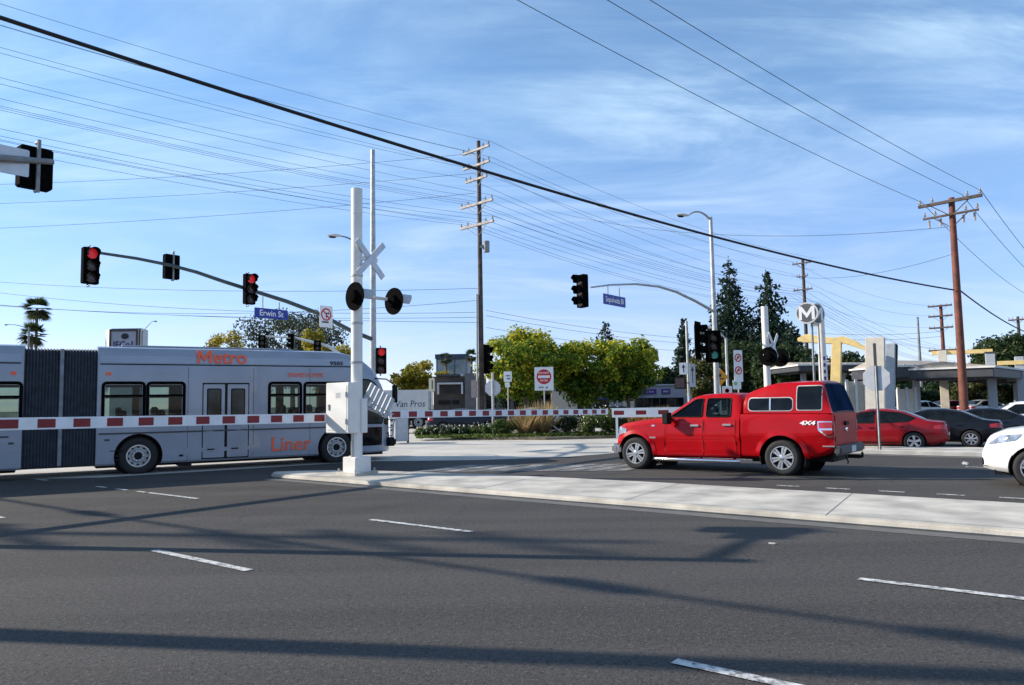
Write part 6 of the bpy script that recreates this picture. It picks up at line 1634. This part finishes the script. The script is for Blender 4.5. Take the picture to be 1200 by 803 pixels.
# store with purple signs
r_, o_ = rootb('shop_building', 'lavender grey store with two purple signs behind the pickup bonnet', 'building', 772, 76)
b = MB(); b.box((X(743), 0, 0), (X(812), 9, Z(452, 76, 770))); b.build('wall', M['lavender'], r_)
bwin(r_, X(745), Z(476, 76, 770), X(800), Z(467, 76, 770), 0, 'glass', 'black'); bwin(r_, X(746), .3, X(798), .9, 0)
for i in range(6): 
    x = X(745 + 9.2 * i); b = MB(); b.box((x - .04, -.075, Z(476, 76, 770)), (x + .04, -.06, Z(467, 76, 770))); b.build('mullion', M['dark_grey'], r_)
for a, c in ((752, 769), (775, 785)):
    b = MB(); b.box((X(a), -.12, Z(462, 76, 770)), (X(c), -.004, Z(456, 76, 770))); s_ = b.build('shop_sign', M['purple'], r_)
    n_ = 4 if a == 752 else 3
    for i in range(n_):
        x = X(a + 2 + i * (c - a - 4) / n_); b = MB(); b.box((x, -.126, Z(460, 76, 770)), (x + .16, -.122, Z(458, 76, 770))); b.build('letter_mark', M['lavender'], s_)
b = MB(); b.prism([(0, 0), (.7, 0), (.7, .5), (.35, .9), (0, .5)], 0, .3, 0, frame((X(747), -.1, Z(461, 76, 770)), (1, 0, 0), (0, 0, 1))); b.build('emblem_board', M['dark_grey'], r_)
b = MB(); b.box((X(743) - .1, -.25, Z(452, 76, 770)), (X(812) + .1, 9.1, Z(450.5, 76, 770))); b.build('roof', M['grey_metal'], r_)
# white box truck
q = at(480, 490, 52); bt = thing('box_truck', 'white box truck parked behind the bus nose with dark blue writing', 'truck', (q.x, q.y, 0))
xa, xb = at(447, 480, 52).x - q.x, at(503, 480, 52).x - q.x; zb_, zt_ = at(480, 484, 52).z, at(480, 457, 52).z
b = MB(); b.box((xa - 3, 0, zb_), (xb, 2.4, zt_)); b.build('cargo_box', M['offwhite'], bt, bevel=.04)
b = MB(); b.box((xb - .06, -.02, zb_ - .02), (xb + .03, .06, zt_ + .02)); b.box((xa - 3, -.02, zb_ - .06), (xb, .03, zb_)); b.build('corner_trim', M['steel'], bt)
b = MB(); b.box((xa - 3, .2, .55), (xb - .1, 2.2, zb_ - .07)); b.build('chassis', M['black'], bt)
b = MB(); b.box((xb + .06, .05, .5), (xb + .75, 2.3, 1.3)); b.build('rear_deck', M['black'], bt, bevel=.05)
for x in (xb - .75, xb - 1.75): wheel(bt, x, .06, .45, .3, -1, 'bus')
text('Van Pros', .62, frame((xb - 1.30, -.004, (zb_ + zt_) / 2 - .18), (1, 0, 0), (0, 0, 1)), M['ink_blue'], bt, 'lettering', .004, .9, .15)

for (u, Y, lab, pm) in ((1066, 56, 'small white sedan far back under the tan canopy', 'white_paint'), (1140, 57, 'small silver sedan far back right of the brown pole', 'silver_paint'), (1100, 58, 'small dark red sedan far back left of the brown pole', 'dark_red_paint')):
    P = at(u, 480, Y); make_car('sedan', lab, 'car', (P.x, P.y, .01), math.radians(20), M[pm], 'sedan', .92, 'cars far back at the station')

# ------------------------------------------------------------------ sky and sun
w = bpy.data.worlds.new('World'); SC.world = w; w.use_nodes = True
nt = w.node_tree; bg = nt.nodes['Background']; L = nt.links
sky = nt.nodes.new('ShaderNodeTexSky'); sky.sky_type = 'NISHITA'; sky.sun_disc = False; sky.sun_elevation = EL
sky.sun_rotation = math.atan2(sunv.x, sunv.y) % (2 * PI); sky.air_density = 1.0; sky.dust_density = .1; sky.ozone_density = 2.4; sky.altitude = 900
tc = nt.nodes.new('ShaderNodeTexCoord'); sep = nt.nodes.new('ShaderNodeSeparateXYZ'); L.new(tc.outputs['Generated'], sep.inputs[0])
def mth(op, a, b_=None, c=None):
    m_ = nt.nodes.new('ShaderNodeMath'); m_.operation = op
    for i, q_ in enumerate((a, b_, c)):
        if q_ is None: continue
        if isinstance(q_, (int, float)): m_.inputs[i].default_value = q_
        else: L.new(q_, m_.inputs[i])
    return m_.outputs[0]
den = mth('ADD', mth('MAXIMUM', sep.outputs[2], 0.0), .16)
cx, cy = mth('DIVIDE', sep.outputs[0], den), mth('DIVIDE', sep.outputs[1], den)
cmb = nt.nodes.new('ShaderNodeCombineXYZ'); L.new(cx, cmb.inputs[0]); L.new(cy, cmb.inputs[1])
def cl_noise(rot, scl, sc, det, lo, hi, dist=.6, rough=.6):
    mp = nt.nodes.new('ShaderNodeMapping'); mp.inputs['Rotation'].default_value = (0, 0, rot); mp.inputs['Scale'].default_value = scl; L.new(cmb.outputs[0], mp.inputs['Vector'])
    n_ = nt.nodes.new('ShaderNodeTexNoise'); n_.inputs['Scale'].default_value = sc; n_.inputs['Detail'].default_value = det; n_.inputs['Distortion'].default_value = dist; n_.inputs['Roughness'].default_value = rough; L.new(mp.outputs[0], n_.inputs['Vector'])
    r_ = nt.nodes.new('ShaderNodeMapRange'); r_.interpolation_type = 'SMOOTHSTEP'; r_.inputs[1].default_value = lo; r_.inputs[2].default_value = hi; L.new(n_.outputs[0], r_.inputs[0]); return r_.outputs[0]
c1 = cl_noise(.62, (.62, 1.5, 1), .95, 11, .36, .74, 1.6, .64)
c2 = cl_noise(-.35, (.3, 2.6, 1), 1.7, 9, .44, .76, .9, .62)
c3 = cl_noise(.1, (1, 1.2, 1), .55, 4, .34, .62, .4)
cl = mth('MULTIPLY', mth('MINIMUM', mth('ADD', mth('MULTIPLY', c1, .85), mth('MULTIPLY', c2, .25)), 1.0), mth('ADD', mth('MULTIPLY', c3, .75), .25))
cl = mth('ADD', mth('MULTIPLY', cl, .60), .05)
mx = nt.nodes.new('ShaderNodeMix'); mx.data_type = 'RGBA'; L.new(cl, mx.inputs[0]); L.new(sky.outputs[0], mx.inputs[6]); mx.inputs[7].default_value = (5.4, 5.9, 6.4, 1)
hz = nt.nodes.new('ShaderNodeMapRange'); hz.interpolation_type = 'SMOOTHSTEP'; hz.inputs[1].default_value = .0; hz.inputs[2].default_value = .42; L.new(sep.outputs[2], hz.inputs[0])
hm = nt.nodes.new('ShaderNodeMix'); hm.data_type = 'RGBA'; hm.inputs[6].default_value = (.68, .67, .86, 1); hm.inputs[7].default_value = (.76, .92, 1.0, 1); L.new(hz.outputs[0], hm.inputs[0])
ml = nt.nodes.new('ShaderNodeMix'); ml.data_type = 'RGBA'; ml.blend_type = 'MULTIPLY'; ml.inputs[0].default_value = 1; L.new(mx.outputs[2], ml.inputs[6]); L.new(hm.outputs[2], ml.inputs[7])
L.new(ml.outputs[2], bg.inputs['Color']); bg.inputs['Strength'].default_value = .15
sd = bpy.data.lights.new('sun', 'SUN'); sd.energy = 5.0; sd.angle = math.radians(.53); sd.color = (1, .90, .76)
so = bpy.data.objects.new('sun', sd); COL.objects.link(so)
S = Vector((sunv.x * math.cos(EL), sunv.y * math.cos(EL), math.sin(EL))); so.rotation_euler = S.to_track_quat('Z', 'Y').to_euler(); so.location = S * 50
vs_ = SC.view_settings; vs_.view_transform = 'Standard'; vs_.look = 'None'; vs_.exposure = 0.54; vs_.gamma = 1; vs_.use_curve_mapping = False
SC.render.engine = 'CYCLES'; SC.cycles.max_bounces = 6; SC.cycles.diffuse_bounces = 3; SC.cycles.glossy_bounces = 3; SC.cycles.transparent_max_bounces = 6
try: SC.cycles.use_denoising = True
except Exception: pass
